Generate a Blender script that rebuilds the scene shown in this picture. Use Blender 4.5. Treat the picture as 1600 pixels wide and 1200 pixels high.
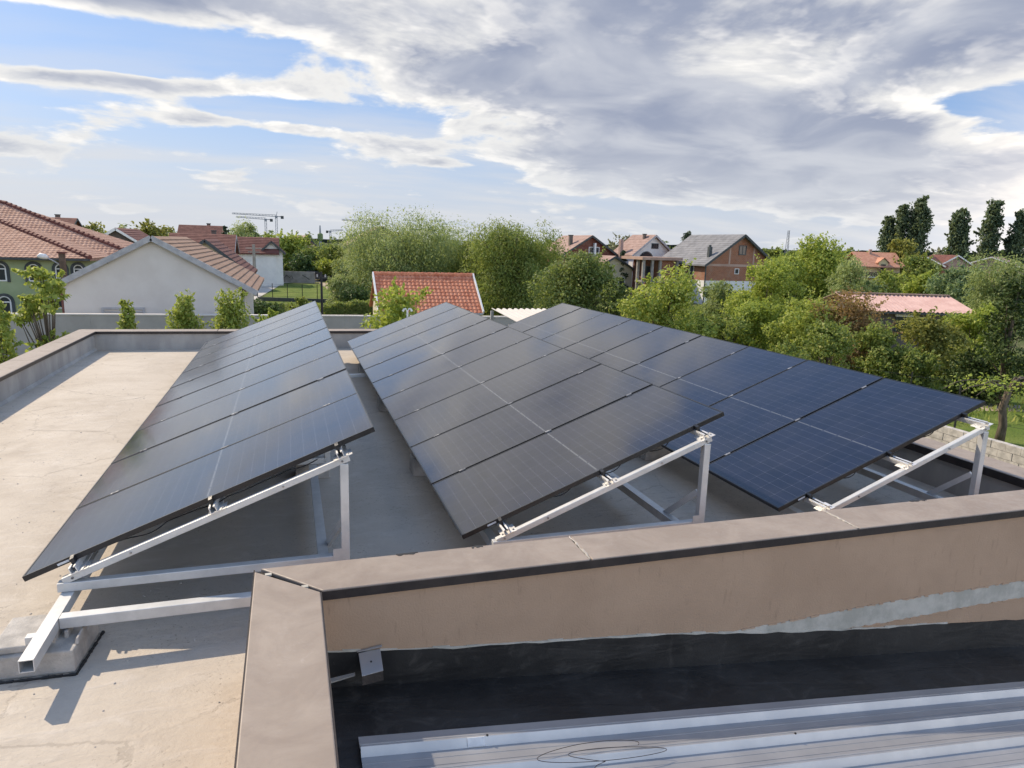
import bpy, math, random
import numpy as np
from mathutils import Vector, Matrix
R = math.radians
scene = bpy.context.scene
for o in list(bpy.data.objects): bpy.data.objects.remove(o, do_unlink=True)
col = scene.collection

# ------------------------------------------------------------------ camera
CAM = Vector((1.60, -4.65, 2.065))
YAW, PITCH, ROLL = R(17.81), R(11.17), R(1.70)
cd = bpy.data.cameras.new('camera'); cam = bpy.data.objects.new('camera', cd); col.objects.link(cam)
cd.sensor_width = 36.0; cd.lens = 1095.0 / 1600.0 * 36.0; cd.clip_start = 0.05; cd.clip_end = 6000
rt = Vector((math.cos(YAW), -math.sin(YAW), 0)); hf = Vector((math.sin(YAW), math.cos(YAW), 0))
fw = hf * math.cos(PITCH) - Vector((0, 0, math.sin(PITCH)))
up = hf * math.sin(PITCH) + Vector((0, 0, math.cos(PITCH)))
r2 = rt * math.cos(ROLL) + up * math.sin(ROLL); u2 = up * math.cos(ROLL) - rt * math.sin(ROLL)
m = Matrix((r2, u2, -fw)).transposed().to_4x4(); m.translation = CAM; cam.matrix_world = m
scene.camera = cam
scene.cycles.max_bounces = 5; scene.cycles.diffuse_bounces = 3; scene.cycles.glossy_bounces = 3; scene.cycles.transmission_bounces = 3
scene.cycles.sample_clamp_indirect = 6.0; scene.cycles.caustics_reflective = False; scene.cycles.caustics_refractive = False

# ------------------------------------------------------------------ view, sky, sun
scene.view_settings.view_transform = 'Standard'; scene.view_settings.look = 'None'
scene.view_settings.exposure = 0.65; scene.view_settings.gamma = 1.0
scene.view_settings.use_curve_mapping = False
SUN = Vector((-0.78, 0.88, 1.0)).normalized()          # towards the sun: front left, 40 degrees up
sl = bpy.data.lights.new('sun', 'SUN'); sl.energy = 3.3; sl.angle = R(0.6); sl.color = (1.0, 0.84, 0.64)
so = bpy.data.objects.new('sun', sl); col.objects.link(so)
so.rotation_euler = (-SUN).to_track_quat('-Z', 'Y').to_euler(); so.location = (0, 0, 30)

world = bpy.data.worlds.new('World'); scene.world = world; world.use_nodes = True
world.cycles.sampling_method = 'MANUAL'; world.cycles.sample_map_resolution = 512
wn = world.node_tree.nodes; wl = world.node_tree.links; wn.clear()
class NG:
    """tiny node-graph helper"""
    def __init__(s, tree): s.n = tree.nodes; s.l = tree.links
    def node(s, t, **kw):
        n = s.n.new(t)
        for k, v in kw.items(): setattr(n, k, v)
        return n
    def put(s, sock, v):
        if isinstance(v, bpy.types.NodeSocket): s.l.new(v, sock)
        else: sock.default_value = v
    def math(s, op, a, b=None, c=None, clamp=False):
        n = s.node('ShaderNodeMath', operation=op); n.use_clamp = clamp; s.put(n.inputs[0], a)
        if b is not None: s.put(n.inputs[1], b)
        if c is not None: s.put(n.inputs[2], c)
        return n.outputs[0]
    def vmath(s, op, a, b=None):
        n = s.node('ShaderNodeVectorMath', operation=op); s.put(n.inputs[0], a)
        if b is not None: s.put(n.inputs[1], b)
        return n.outputs['Value'] if op in ('DOT_PRODUCT', 'LENGTH', 'DISTANCE') else n.outputs[0]
    def xyz(s, x, y, z):
        n = s.node('ShaderNodeCombineXYZ'); s.put(n.inputs[0], x); s.put(n.inputs[1], y); s.put(n.inputs[2], z); return n.outputs[0]
    def sep(s, v):
        n = s.node('ShaderNodeSeparateXYZ'); s.put(n.inputs[0], v); return n.outputs
    def noise(s, v, scale, detail=4, rough=0.5, dist=0.0, lac=2.0):
        n = s.node('ShaderNodeTexNoise'); s.put(n.inputs['Vector'], v); s.put(n.inputs['Scale'], scale)
        n.inputs['Detail'].default_value = detail; n.inputs['Roughness'].default_value = rough
        n.inputs['Distortion'].default_value = dist; n.inputs['Lacunarity'].default_value = lac
        return n.outputs['Fac']
    def step(s, v, a, b, lo=0.0, hi=1.0, smooth=True):
        n = s.node('ShaderNodeMapRange'); n.interpolation_type = 'SMOOTHSTEP' if smooth else 'LINEAR'
        s.put(n.inputs[0], v); s.put(n.inputs[1], a); s.put(n.inputs[2], b); s.put(n.inputs[3], lo); s.put(n.inputs[4], hi)
        return n.outputs[0]
    def mix(s, f, a, b, blend='MIX'):
        n = s.node('ShaderNodeMix', data_type='RGBA', blend_type=blend); s.put(n.inputs[0], f)
        for i, v in ((6, a), (7, b)):
            if isinstance(v, (tuple, list)) and len(v) == 3: v = (*v, 1)
            s.put(n.inputs[i], v)
        return n.outputs[2]
g = NG(world.node_tree)
sky = g.node('ShaderNodeTexSky', sky_type='NISHITA'); sky.sun_disc = False
sky.sun_elevation = math.asin(SUN.z); sky.sun_rotation = math.atan2(SUN.x, SUN.y)
sky.air_density = 1.0; sky.dust_density = 1.2; sky.ozone_density = 1.6
tc = g.node('ShaderNodeTexCoord'); D = g.vmath('NORMALIZE', tc.outputs['Generated'])
dx, dy, dz = g.sep(D)
zz = g.math('ADD', g.math('MAXIMUM', dz, 0.0), 0.18)
qx = g.math('DIVIDE', dx, zz); qy = g.math('DIVIDE', dy, zz)          # where the view ray meets the cloud layer
Q = g.xyz(qx, qy, 0.0)
def blob(cx, cy, rx, ry, ang=0.0):
    """soft weather system lying in the cloud layer"""
    a = g.math('SUBTRACT', qx, cx); b = g.math('SUBTRACT', qy, cy)
    c, s_ = math.cos(ang), math.sin(ang)
    u = g.math('DIVIDE', g.math('ADD', g.math('MULTIPLY', a, c), g.math('MULTIPLY', b, s_)), rx)
    v = g.math('DIVIDE', g.math('SUBTRACT', g.math('MULTIPLY', b, c), g.math('MULTIPLY', a, s_)), ry)
    d2 = g.math('ADD', g.math('MULTIPLY', u, u), g.math('MULTIPLY', v, v))
    return g.math('POWER', 2.718, g.math('MULTIPLY', d2, -1.0))
#WORLDCLOUDS
n1 = g.noise(Q, 1.75, detail=7, rough=0.56, dist=0.25)
Qs = g.vmath('ADD', Q, (-0.045, 0.05, 0.0))
n2 = g.noise(Qs, 1.75, detail=5, rough=0.56, dist=0.25)
fine = g.noise(g.vmath('MULTIPLY', Q, (1.0, 0.8, 1.0)), 5.5, detail=5, rough=0.6)
bias = None
for wgt, args in (
    (0.34, (0.80, 2.22, 0.95, 0.50, 0.0)),      # the big grey mass overhead
    (-0.30, (0.85, 0.66, 0.48, 0.36, -0.5)),    # it breaks up into blue overhead
    (0.18, (0.15, 1.40, 0.50, 0.36, 0.0)),
    (0.30, (1.62, 1.52, 0.50, 0.36, 0.0)),      # and runs on to the right
    (0.32, (1.75, 2.45, 0.80, 0.62, -0.4)),     # its tail to the right
    (0.36, (1.85, 3.05, 0.85, 0.50, 0.0)),
    (0.28, (2.75, 2.55, 0.60, 0.55, 0.0)),
    (0.24, (-0.38, 2.13, 0.40, 0.10, -0.1)),    # its upper left shoulder
    (0.34, (-0.60, 2.72, 0.45, 0.10, 0.10)),   # cumulus bands, left
    (0.30, (-0.05, 3.10, 0.45, 0.10, 0.12)),
    (0.20, (-1.05, 3.45, 0.28, 0.20, 0.0)),
    (0.20, (0.68, 3.40, 0.16, 0.09, 0.0)),
    (-0.34, (-0.52, 2.43, 0.42, 0.15, 0.0)),    # blue gap, left
    (-0.22, (0.20, 2.90, 0.40, 0.09, 0.15)),
    (-0.46, (2.16, 1.78, 0.26, 0.13, -0.6)),    # blue gap, right
):
    b = g.math('MULTIPLY', blob(*args), wgt)
    bias = b if bias is None else g.math('ADD', bias, b)
bsoft = g.math('ADD', bias, -0.565)
dens = g.math('ADD', g.math('ADD', n1, bsoft), g.math('MULTIPLY', g.math('SUBTRACT', fine, 0.5), 0.16))
dens2 = g.math('ADD', g.math('ADD', n2, bsoft), g.math('MULTIPLY', g.math('SUBTRACT', fine, 0.5), 0.16))
alpha = g.step(dens, -0.02, 0.075)
thick = g.step(dens, 0.05, 0.25)
lit = g.math('MULTIPLY', g.step(g.math('SUBTRACT', dens, dens2), 0.0, 0.085), g.step(dens, 0.42, 0.05))
tex = g.noise(g.vmath('MULTIPLY', Q, (1.0, 0.95, 1.0)), 2.3, detail=5, rough=0.5, dist=0.5)
grey = g.mix(g.step(tex, 0.34, 0.70), (1.80, 2.05, 2.75), (3.3, 3.45, 3.85))
ccol = g.mix(thick, (5.0, 4.95, 4.85), grey)
ccol = g.mix(g.math('MULTIPLY', lit, 0.85), ccol, (6.3, 6.1, 5.8))
# away from the sun the clouds are seen on their lit side
front = g.step(g.vmath('DOT_PRODUCT', D, tuple(SUN)), 0.10, -0.65)
ccol = g.mix(g.math('MULTIPLY', front, 0.7), ccol, (6.0, 5.95, 5.9))
# thin veil of high haze, thicker towards the horizon
veiln = g.noise(g.vmath('MULTIPLY', Q, (0.45, 1.3, 1.0)), 2.0, detail=6, rough=0.55)
low = g.step(dz, 0.30, 0.0)
veil = g.math('MULTIPLY', g.step(veiln, 0.36, 0.72), g.math('ADD', 0.10, g.math('MULTIPLY', low, 0.85)), clamp=True)
blue = g.mix(0.70, sky.outputs[0], (1.15, 2.1, 4.1))
base = g.mix(veil, blue, (4.3, 4.3, 4.4))
full = g.mix(alpha, base, ccol)
sund = g.vmath('DOT_PRODUCT', D, tuple(SUN)); glow = g.math('POWER', g.step(sund, 0.86, 1.0, smooth=False), 1.5)   # haze brightens towards the sun
full = g.mix(g.math('MULTIPLY', glow, 0.9), full, (8.5, 8.1, 7.6))
hzn = g.step(dz, 0.19, 0.0)
full = g.mix(g.math('MULTIPLY', hzn, 0.80), full, (3.9, 4.05, 4.3))
full = g.mix(1.0, full, g.mix(g.step(sund, 0.15, -0.50), (1, 1, 1), (3.6, 3.0, 2.4)), 'MULTIPLY')      # added fill: sky opposite the sun boosted to lift the shaded faces
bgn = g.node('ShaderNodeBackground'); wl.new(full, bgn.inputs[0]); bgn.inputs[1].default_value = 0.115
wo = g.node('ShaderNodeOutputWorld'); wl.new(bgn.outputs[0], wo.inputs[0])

# ------------------------------------------------------------------ materials
MATS = {}
def new_mat(name):
    m_ = bpy.data.materials.new(name); m_.use_nodes = True; m_.node_tree.nodes.clear()
    h = NG(m_.node_tree); MATS[name] = m_
    out = h.node('ShaderNodeOutputMaterial'); b = h.node('ShaderNodeBsdfPrincipled'); h.l.new(b.outputs[0], out.inputs[0])
    h.bsdf = b; h.out = out
    return h
def finish(h, colr, rough=0.7, metal=0.0, spec=0.5, bump=None, bstr=0.3, bdist=0.01):
    b = h.bsdf
    if isinstance(colr, (tuple, list)) and len(colr) == 3: colr = (*colr, 1)
    h.put(b.inputs['Base Color'], colr); h.put(b.inputs['Roughness'], rough); h.put(b.inputs['Metallic'], metal)
    b.inputs['Specular IOR Level'].default_value = spec
    if bump is not None:
        n = h.node('ShaderNodeBump'); n.inputs['Strength'].default_value = bstr; n.inputs['Distance'].default_value = bdist
        h.put(n.inputs['Height'], bump); h.l.new(n.outputs[0], b.inputs['Normal'])
def objco(h, sc=(1, 1, 1)):
    t = h.node('ShaderNodeTexCoord'); return h.vmath('MULTIPLY', t.outputs['Object'], sc)
def worldco(h, sc=(1, 1, 1)):
    t = h.node('ShaderNodeNewGeometry'); return h.vmath('MULTIPLY', t.outputs['Position'], sc)
def mottled(name, a, b, scale=3.0, rough=0.8, detail=6, stretch=(1, 1, 1), bstr=0.25, bdist=0.01, bscale=40, spec=0.3, metal=0.0, world_=True, lo=0.35, hi=0.65):
    h = new_mat(name); v = worldco(h, stretch) if world_ else objco(h, stretch)
    n = h.noise(v, scale, detail, 0.6); f = h.step(n, lo, hi)
    finish(h, h.mix(f, a, b), rough, metal, spec, h.noise(v, bscale, 4, 0.6), bstr, bdist)
    return MATS[name]

# roof screed: pale concrete, darker puddle stains, trowel marks, scuffs, hairline cracks
h = new_mat('screed'); v = worldco(h)
big = h.noise(v, 0.55, 6, 0.62, 0.6); mid = h.noise(v, 2.6, 7, 0.65, 0.4); fin = h.noise(v, 22, 6, 0.7)
trow = h.noise(h.vmath('MULTIPLY', v, (1.0, 2.2, 1)), 3.6, 6, 0.65, 0.8)
c = h.mix(h.step(big, 0.35, 0.68), (0.44, 0.385, 0.315), (0.52, 0.465, 0.39))
c = h.mix(h.math('MULTIPLY', h.step(mid, 0.52, 0.74), 0.40), c, (0.36, 0.31, 0.25))
c = h.mix(h.math('MULTIPLY', h.step(trow, 0.50, 0.72), 0.35), c, (0.60, 0.555, 0.50))
pits = h.noise(v, 55, 3, 0.5); pz = h.noise(v, 1.4, 4, 0.6)
c = h.mix(h.math('MULTIPLY', h.math('MULTIPLY', h.step(pits, 0.62, 0.68), h.step(pz, 0.42, 0.58)), 0.75), c, (0.26, 0.22, 0.18))
vo = h.node('ShaderNodeTexVoronoi', feature='DISTANCE_TO_EDGE'); vv = h.vmath('ADD', v, h.vmath('MULTIPLY', h.xyz(mid, fin, 0.0), (0.5, 0.06, 0)))
h.put(vo.inputs['Vector'], vv); vo.inputs['Scale'].default_value = 0.42
crk = h.math('MULTIPLY', h.step(vo.outputs['Distance'], 0.0045, 0.0015), h.step(big, 0.42, 0.5))
c = h.mix(h.math('MULTIPLY', crk, 0.35), c, (0.2, 0.17, 0.14))
scv = h.noise(h.vmath('MULTIPLY', v, (1.0, 2.2, 1)), 5.0, 5, 0.7, 1.5); scm = h.noise(v, 0.7, 2, 0.5)
c = h.mix(h.math('MULTIPLY', h.math('MULTIPLY', h.step(scv, 0.56, 0.66), h.step(scm, 0.50, 0.60)), 0.55), c, (0.24, 0.21, 0.19))
c = h.mix(h.math('MULTIPLY', h.step(fin, 0.3, 0.7), 0.18), c, (0.38, 0.33, 0.28))
finish(h, c, h.step(mid, 0.3, 0.7, 0.62, 0.85), 0, 0.4, h.math('ADD', h.math('MULTIPLY', fin, 0.5), trow), 0.6, 0.016)

# brushed coping sheet, pinkish brown, dusty
h = new_mat('coping_metal'); v = worldco(h); n = h.noise(v, 3.0, 7, 0.65, 0.7); n2_ = h.noise(v, 26, 5, 0.7)
c = h.mix(h.step(n, 0.34, 0.68), (0.265, 0.217, 0.178), (0.325, 0.272, 0.226))
c = h.mix(h.math('MULTIPLY', h.step(n2_, 0.60, 0.78), 0.35), c, (0.33, 0.215, 0.19))
st_ = h.noise(v, 1.3, 6, 0.7, 1.5); c = h.mix(h.math('MULTIPLY', h.step(st_, 0.48, 0.66), 0.35), c, (0.21, 0.165, 0.135))
pl2 = h.noise(v, 9, 6, 0.75, 0.8); c = h.mix(h.math('MULTIPLY', h.step(pl2, 0.60, 0.72), 0.4), c, (0.42, 0.37, 0.33))
s2 = h.noise(h.vmath('MULTIPLY', v, (1.5, 5, 1)), 5, 6, 0.7, 2.0)
c = h.mix(h.math('MULTIPLY', h.step(s2, 0.63, 0.70), 0.30), c, (0.24, 0.17, 0.13))
finish(h, c, h.step(n2_, 0.3, 0.7, 0.42, 0.6), 0, 0.45, n, 0.12, 0.01)
mottled('joint_dark', (0.03, 0.026, 0.024), (0.06, 0.05, 0.045), 20)
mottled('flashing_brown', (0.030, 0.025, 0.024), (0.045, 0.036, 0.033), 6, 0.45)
# brown sprayed plaster
h = new_mat('brown_plaster'); v = worldco(h); n = h.noise(v, 1.6, 6, 0.6); n2_ = h.noise(h.vmath('MULTIPLY', v, (6, 6, 1.2)), 4, 6, 0.65); n3 = h.noise(v, 90, 4, 0.7)
c = h.mix(h.step(n, 0.3, 0.7), (0.41, 0.285, 0.195), (0.47, 0.33, 0.228))
c = h.mix(h.math('MULTIPLY', h.step(n2_, 0.58, 0.72), 0.35), c, (0.22, 0.15, 0.105))
finish(h, c, 0.88, 0, 0.25, n3, 0.5, 0.006)
mottled('white_plaster_patch', (0.40, 0.385, 0.335), (0.54, 0.515, 0.455), 6, 0.85)
mottled('inner_plaster', (0.32, 0.305, 0.285), (0.42, 0.40, 0.37), 2.2, 0.85, stretch=(1, 1, 0.4))
h = new_mat('membrane'); v = worldco(h); n = h.noise(v, 2.2, 6, 0.6); n2_ = h.noise(v, 30, 5, 0.7)
c = h.mix(h.step(n, 0.35, 0.7), (0.015, 0.015, 0.0155), (0.030, 0.029, 0.028))
c = h.mix(h.math('MULTIPLY', h.step(n2_, 0.62, 0.75), 0.4), c, (0.07, 0.07, 0.07))
ds = h.noise(v, 5.5, 7, 0.7, 1.2); c = h.mix(h.math('MULTIPLY', h.step(ds, 0.52, 0.72), 0.45), c, (0.085, 0.080, 0.073))
finish(h, c, h.step(n, 0.3, 0.7, 0.42, 0.62), 0, 0.45, h.math('ADD', h.noise(h.vmath('MULTIPLY', v, (0.6, 2.5, 2.5)), 2.0, 3, 0.5, 1.0), h.math('MULTIPLY', n2_, 0.1)), 0.5, 0.03)
h = new_mat('sheet_metal'); v = worldco(h); n = h.noise(v, 2.0, 6, 0.6); n2_ = h.noise(h.vmath('MULTIPLY', v, (1, 9, 9)), 4, 6, 0.7)
c = h.mix(h.step(n, 0.35, 0.68), (0.36, 0.365, 0.38), (0.45, 0.45, 0.455))
c = h.mix(h.math('MULTIPLY', h.step(n2_, 0.60, 0.75), 0.35), c, (0.32, 0.32, 0.33))
finish(h, c, 0.33, 0.45, 0.5, n2_, 0.04, 0.004)
# galvanised and white-painted steel of the racks
h = new_mat('rack_steel'); v = worldco(h); n = h.noise(v, 7, 6, 0.65); n2_ = h.noise(v, 60, 4, 0.7)
c = h.mix(h.step(n, 0.3, 0.7), (0.52, 0.53, 0.525), (0.63, 0.635, 0.625))
c = h.mix(h.math('MULTIPLY', h.step(n2_, 0.62, 0.74), 0.3), c, (0.36, 0.35, 0.33))
finish(h, c, 0.45, 0.25, 0.5, n2_, 0.05, 0.003)
mottled('rack_aluminium', (0.74, 0.74, 0.73), (0.82, 0.82, 0.81), 14, 0.36, metal=0.55)
mottled('tube_inside', (0.02, 0.02, 0.02), (0.04, 0.04, 0.04), 14, 0.9)
mottled('block_concrete', (0.36, 0.34, 0.31), (0.52, 0.49, 0.445), 7, 0.92, bstr=0.6, bscale=70)
mottled('black_anodised', (0.010, 0.011, 0.013), (0.016, 0.017, 0.02), 10, 0.34, spec=0.5)
mottled('clamp_metal', (0.10, 0.10, 0.11), (0.5, 0.5, 0.5), 30, 0.35, metal=0.6)
mottled('sticker', (0.62, 0.64, 0.66), (0.7, 0.72, 0.74), 30, 0.6)
mottled('ink', (0.05, 0.07, 0.12), (0.07, 0.09, 0.15), 30, 0.6)
# half-cut solar cells printed behind textured glass; object axes: x up the slope, y along the row
PL, PW = 2.278, 1.134
h = new_mat('solar_glass'); t = h.node('ShaderNodeTexCoord'); ox, oy, oz = h.sep(t.outputs['Object'])
mu, mv = 0.028, 0.018
HALF = (PL - 2 * mu - 0.016) / 2; CU = HALF / 12; CV = (PW - 2 * mv) / 6
mid_ = PL / 2
au = h.math('SUBTRACT', h.math('ABSOLUTE', h.math('SUBTRACT', ox, mid_)), 0.008)          # distance from the centre gap
fu = h.math('FRACT', h.math('DIVIDE', au, CU)); fv = h.math('FRACT', h.math('DIVIDE', h.math('SUBTRACT', oy, mv), CV))
eu = h.math('MULTIPLY', h.math('MINIMUM', fu, h.math('SUBTRACT', 1.0, fu)), CU)
ev = h.math('MULTIPLY', h.math('MINIMUM', fv, h.math('SUBTRACT', 1.0, fv)), CV)
gapl = h.math('MAXIMUM', h.step(eu, 0.0022, 0.0012), h.math('MULTIPLY', h.step(ev, 0.0022, 0.0012), 0.8))
cham = h.math('LESS_THAN', h.math('ADD', eu, ev), 0.010)
gapl = h.math('MAXIMUM', gapl, h.math('MULTIPLY', cham, 0.8))
bb = h.math('FRACT', h.math('MULTIPLY', fv, 10.0)); bbl = h.math('MULTIPLY', h.math('LESS_THAN', h.math('ABSOLUTE', h.math('SUBTRACT', bb, 0.5)), 0.025), 0.35)
inside = h.math('MULTIPLY', h.math('GREATER_THAN', h.math('MINIMUM', ox, h.math('SUBTRACT', PL, ox)), mu), h.math('GREATER_THAN', h.math('MINIMUM', oy, h.math('SUBTRACT', PW, oy)), mv))
midgap = h.math('LESS_THAN', au, -0.003)
dash = h.math('GREATER_THAN', h.math('FRACT', h.math('MULTIPLY', h.math('SUBTRACT', oy, mv), 3.0 / (PW - 2 * mv) * 2)), 0.10)
oi = h.node('ShaderNodeObjectInfo')
cid = h.xyz(h.math('FLOOR', h.math('DIVIDE', ox, CU)), h.math('FLOOR', h.math('DIVIDE', h.math('SUBTRACT', oy, mv), CV)), h.math('MULTIPLY', oi.outputs['Random'], 50.0))
wn_ = h.node('ShaderNodeTexWhiteNoise'); h.put(wn_.inputs['Vector'], cid)
cell = h.mix(wn_.outputs['Value'], (0.0052, 0.0064, 0.016), (0.0085, 0.0100, 0.024))
cc = h.mix(h.math('MAXIMUM', gapl, bbl), cell, (0.046, 0.052, 0.074))
cc = h.mix(inside, (0.012, 0.014, 0.022), cc)
cc = h.mix(h.math('MULTIPLY', h.math('MULTIPLY', midgap, dash), inside), cc, (0.10, 0.108, 0.12))
dust = h.noise(h.vmath('ADD', t.outputs['Object'], h.xyz(0.0, h.math('MULTIPLY', oi.outputs['Random'], 40.0), 0.0)), 1.8, 6, 0.6)
cc = h.mix(h.math('MULTIPLY', h.step(dust, 0.3, 0.75), 0.018), cc, (0.55, 0.50, 0.44))
finish(h, cc, h.step(dust, 0.3, 0.75, 0.08, 0.13), 0, 0.85, h.noise(t.outputs['Object'], 2.2, 3, 0.5), 0.03, 0.01)
h.bsdf.inputs['IOR'].default_value = 1.52; h.bsdf.inputs['Sheen Weight'].default_value = 0.34; h.bsdf.inputs['Sheen Roughness'].default_value = 0.16; h.bsdf.inputs['Sheen Tint'].default_value = (0.9, 0.93, 1.0, 1)

# ------------------------------------------------------------------ mesh helpers
class MB:
    def __init__(s): s.v = []; s.f = []
    def poly(s, pts):
        i = len(s.v); s.v += [tuple(p) for p in pts]; s.f.append(tuple(range(i, i + len(pts)))); return s
    def hexa(s, p):      # 8 corners: bottom 4 (ccw), top 4
        i = len(s.v); s.v += [tuple(q) for q in p]
        for f in ((3, 2, 1, 0), (4, 5, 6, 7), (0, 1, 5, 4), (1, 2, 6, 5), (2, 3, 7, 6), (3, 0, 4, 7)): s.f.append(tuple(i + k for k in f))
        return s
    def box(s, x0, x1, y0, y1, z0, z1):
        return s.hexa([(x0, y0, z0), (x1, y0, z0), (x1, y1, z0), (x0, y1, z0), (x0, y0, z1), (x1, y0, z1), (x1, y1, z1), (x0, y1, z1)])
    def bar(s, a, b, w, hgt, upv=(0, 0, 1)):
        a = Vector(a); b = Vector(b); d = (b - a).normalized(); upv = Vector(upv)
        sd = d.cross(upv)
        if sd.length < 1e-4: sd = d.cross(Vector((0, 1, 0)))
        sd.normalize(); n = sd.cross(d).normalized()
        sd *= w / 2; n *= hgt / 2
        return s.hexa([a - sd - n, a + sd - n, b + sd - n, b - sd - n, a - sd + n, a + sd + n, b + sd + n, b - sd + n])
    def tube(s, pts, rad, k=8, cap=True):
        pts = [Vector(p) for p in pts]; n = len(pts)
        rad = rad if isinstance(rad, (list, tuple)) else [rad] * n
        base = len(s.v); ref = Vector((0.123, 0.456, 0.88)).normalized()
        for i, p in enumerate(pts):
            d = (pts[min(i + 1, n - 1)] - pts[max(i - 1, 0)]).normalized()
            a = d.cross(ref)
            if a.length < 0.05: a = d.cross(Vector((1, 0, 0)))
            a.normalize(); b = d.cross(a)
            for j in range(k):
                t_ = 2 * math.pi * j / k; s.v.append(tuple(p + (a * math.cos(t_) + b * math.sin(t_)) * rad[i]))
        for i in range(n - 1):
            for j in range(k):
                s.f.append((base + i * k + j, base + i * k + (j + 1) % k, base + (i + 1) * k + (j + 1) % k, base + (i + 1) * k + j))
        if cap:
            s.f.append(tuple(base + j for j in reversed(range(k)))); s.f.append(tuple(base + (n - 1) * k + j for j in range(k)))
        return s
    def prism(s, prof, axis, a, b):
        """extrude a 2-D outline; axis 'x': prof is (y,z), axis 'y': prof is (x,z)"""
        i = len(s.v); n = len(prof)
        for t_ in (a, b):
            for p in prof: s.v.append((t_, p[0], p[1]) if axis == 'x' else ((p[0], t_, p[1]) if axis == 'y' else (p[0], p[1], t_)))
        s.f.append(tuple(i + k for k in range(n))); s.f.append(tuple(i + n + k for k in reversed(range(n))))
        for k in range(n): s.f.append((i + k, i + n + k, i + n + (k + 1) % n, i + (k + 1) % n))
        return s
    def mesh(s, name):
        me = bpy.data.meshes.new(name); me.from_pydata(s.v, [], s.f); me.validate()
        import bmesh
        bm = bmesh.new(); bm.from_mesh(me); bmesh.ops.recalc_face_normals(bm, faces=bm.faces); bm.to_mesh(me); bm.free()
        return me
    def build(s, name, mat, parent=None, bevel=0.0, smooth=False):
        me = s.mesh(name); me.materials.append(MATS[mat])
        if smooth: me.polygons.foreach_set('use_smooth', [True] * len(me.polygons))
        return link(name, me, parent, bevel)
def link(name, me, parent=None, bevel=0.0):
    o = bpy.data.objects.new(name, me); col.objects.link(o)
    if parent is not None: o.parent = parent
    if bevel:
        bv = o.modifiers.new('bevel', 'BEVEL'); bv.width = bevel; bv.segments = 2; bv.limit_method = 'ANGLE'; bv.angle_limit = R(40)
    return o
def empty(name, loc=(0, 0, 0), rz=0.0):
    o = bpy.data.objects.new(name, None); col.objects.link(o); o.location = loc; o.rotation_euler = (0, 0, rz)
    o.empty_display_size = 0.3; return o
def tag(o, label, cat, group=None):
    o['label'] = label; o['category'] = cat
    if group: o['group'] = group
    return o
def structure(o): o['kind'] = 'structure'; return o
def stuff(o): o['kind'] = 'stuff'; return o
def copy_tree(o, parent=None):
    c_ = o.copy(); col.objects.link(c_); c_.parent = parent
    for ch in list(o.children): copy_tree(ch, c_)
    return c_
ZG = -4.0            # ground level (the low panel edge is z = 0)
ZR = -0.335          # roof screed
ORD = ['first', 'second', 'third', 'fourth', 'fifth', 'sixth', 'seventh', 'eighth', 'ninth']

# ------------------------------------------------------------------ ground
mottled('ground_grass', (0.055, 0.085, 0.024), (0.13, 0.135, 0.062), 0.22, 0.95, 8, bstr=0.8, bscale=3, bdist=0.2, spec=0.1)
MB().poly([(-2500, -200, ZG), (2500, -200, ZG), (2500, 3500, ZG), (-2500, 3500, ZG)]).build('ground', 'ground_grass'); structure(bpy.data.objects['ground'])

# ------------------------------------------------------------------ our building
bld = empty('flat_roof_building', (3, 5, ZG)); tag(bld, 'brown flat roofed building whose pale concrete roof carries the solar panels', 'building')
OFF = -Vector(bld.location)
def bpart(mb, name, mat, parent=bld, bevel=0.0, **k):
    o = mb.build(name, mat, parent, bevel, **k)
    if parent is bld: o.location = OFF
    return o
XL, XLo = -2.28, -2.62            # left parapet inner and outer faces
XR, XRo = 8.12, 8.44              # right parapet
YN, YNo = -0.775, -1.075           # near parapet
WX, WXi = 1.395, 1.690            # wing parapet beside the lower roof
PT = 0.02; PTN = 0.205            # masonry tops (the near wall stands higher), coping above
def yfar(x): return 11.80 - 0.048 * (x + 2.28)
def yfaro(x): return yfar(x) + 0.33
YB = -9.0
# screed
dk = MB()
dk.poly([(XL, YB, ZR), (WX, YB, ZR), (WX, YN, ZR), (XL, YN, ZR)])
dk.poly([(XL, YN, ZR), (WX, YN, ZR), (XR, YN, ZR), (XR, yfar(XR), ZR), (XL, yfar(XL), ZR)])
bpart(dk, 'roof_deck', 'screed')
# masonry
pl_ = bpart(MB().hexa([(XLo, YB, ZG), (XL, YB, ZG), (XL, yfar(XL), ZG), (XLo, yfaro(XLo), ZG), (XLo, YB, PT), (XL, YB, PT), (XL, yfar(XL), PT), (XLo, yfaro(XLo), PT)]), 'parapet_wall', 'inner_plaster')
pf_ = bpart(MB().hexa([(XL, yfar(XL), ZG), (XR, yfar(XR), ZG), (XRo, yfaro(XRo), ZG), (XLo, yfaro(XLo), ZG), (XL, yfar(XL), PT), (XR, yfar(XR), PT), (XRo, yfaro(XRo), PT), (XLo, yfaro(XLo), PT)]), 'parapet_wall', 'inner_plaster')
pr_ = bpart(MB().hexa([(XR, YNo, ZG), (XRo, YNo, ZG), (XRo, yfaro(XRo), ZG), (XR, yfar(XR), ZG), (XR, YNo, PT), (XRo, YNo, PT), (XRo, yfaro(XRo), PT), (XR, yfar(XR), PT)]), 'parapet_wall', 'inner_plaster')
pn_ = bpart(MB().box(WXi, XR, YNo, YN, ZG, PTN), 'parapet_wall', 'brown_plaster')
pw_ = bpart(MB().box(WX, WXi, YB, YN, ZG, PTN), 'parapet_wall', 'brown_plaster')
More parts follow.
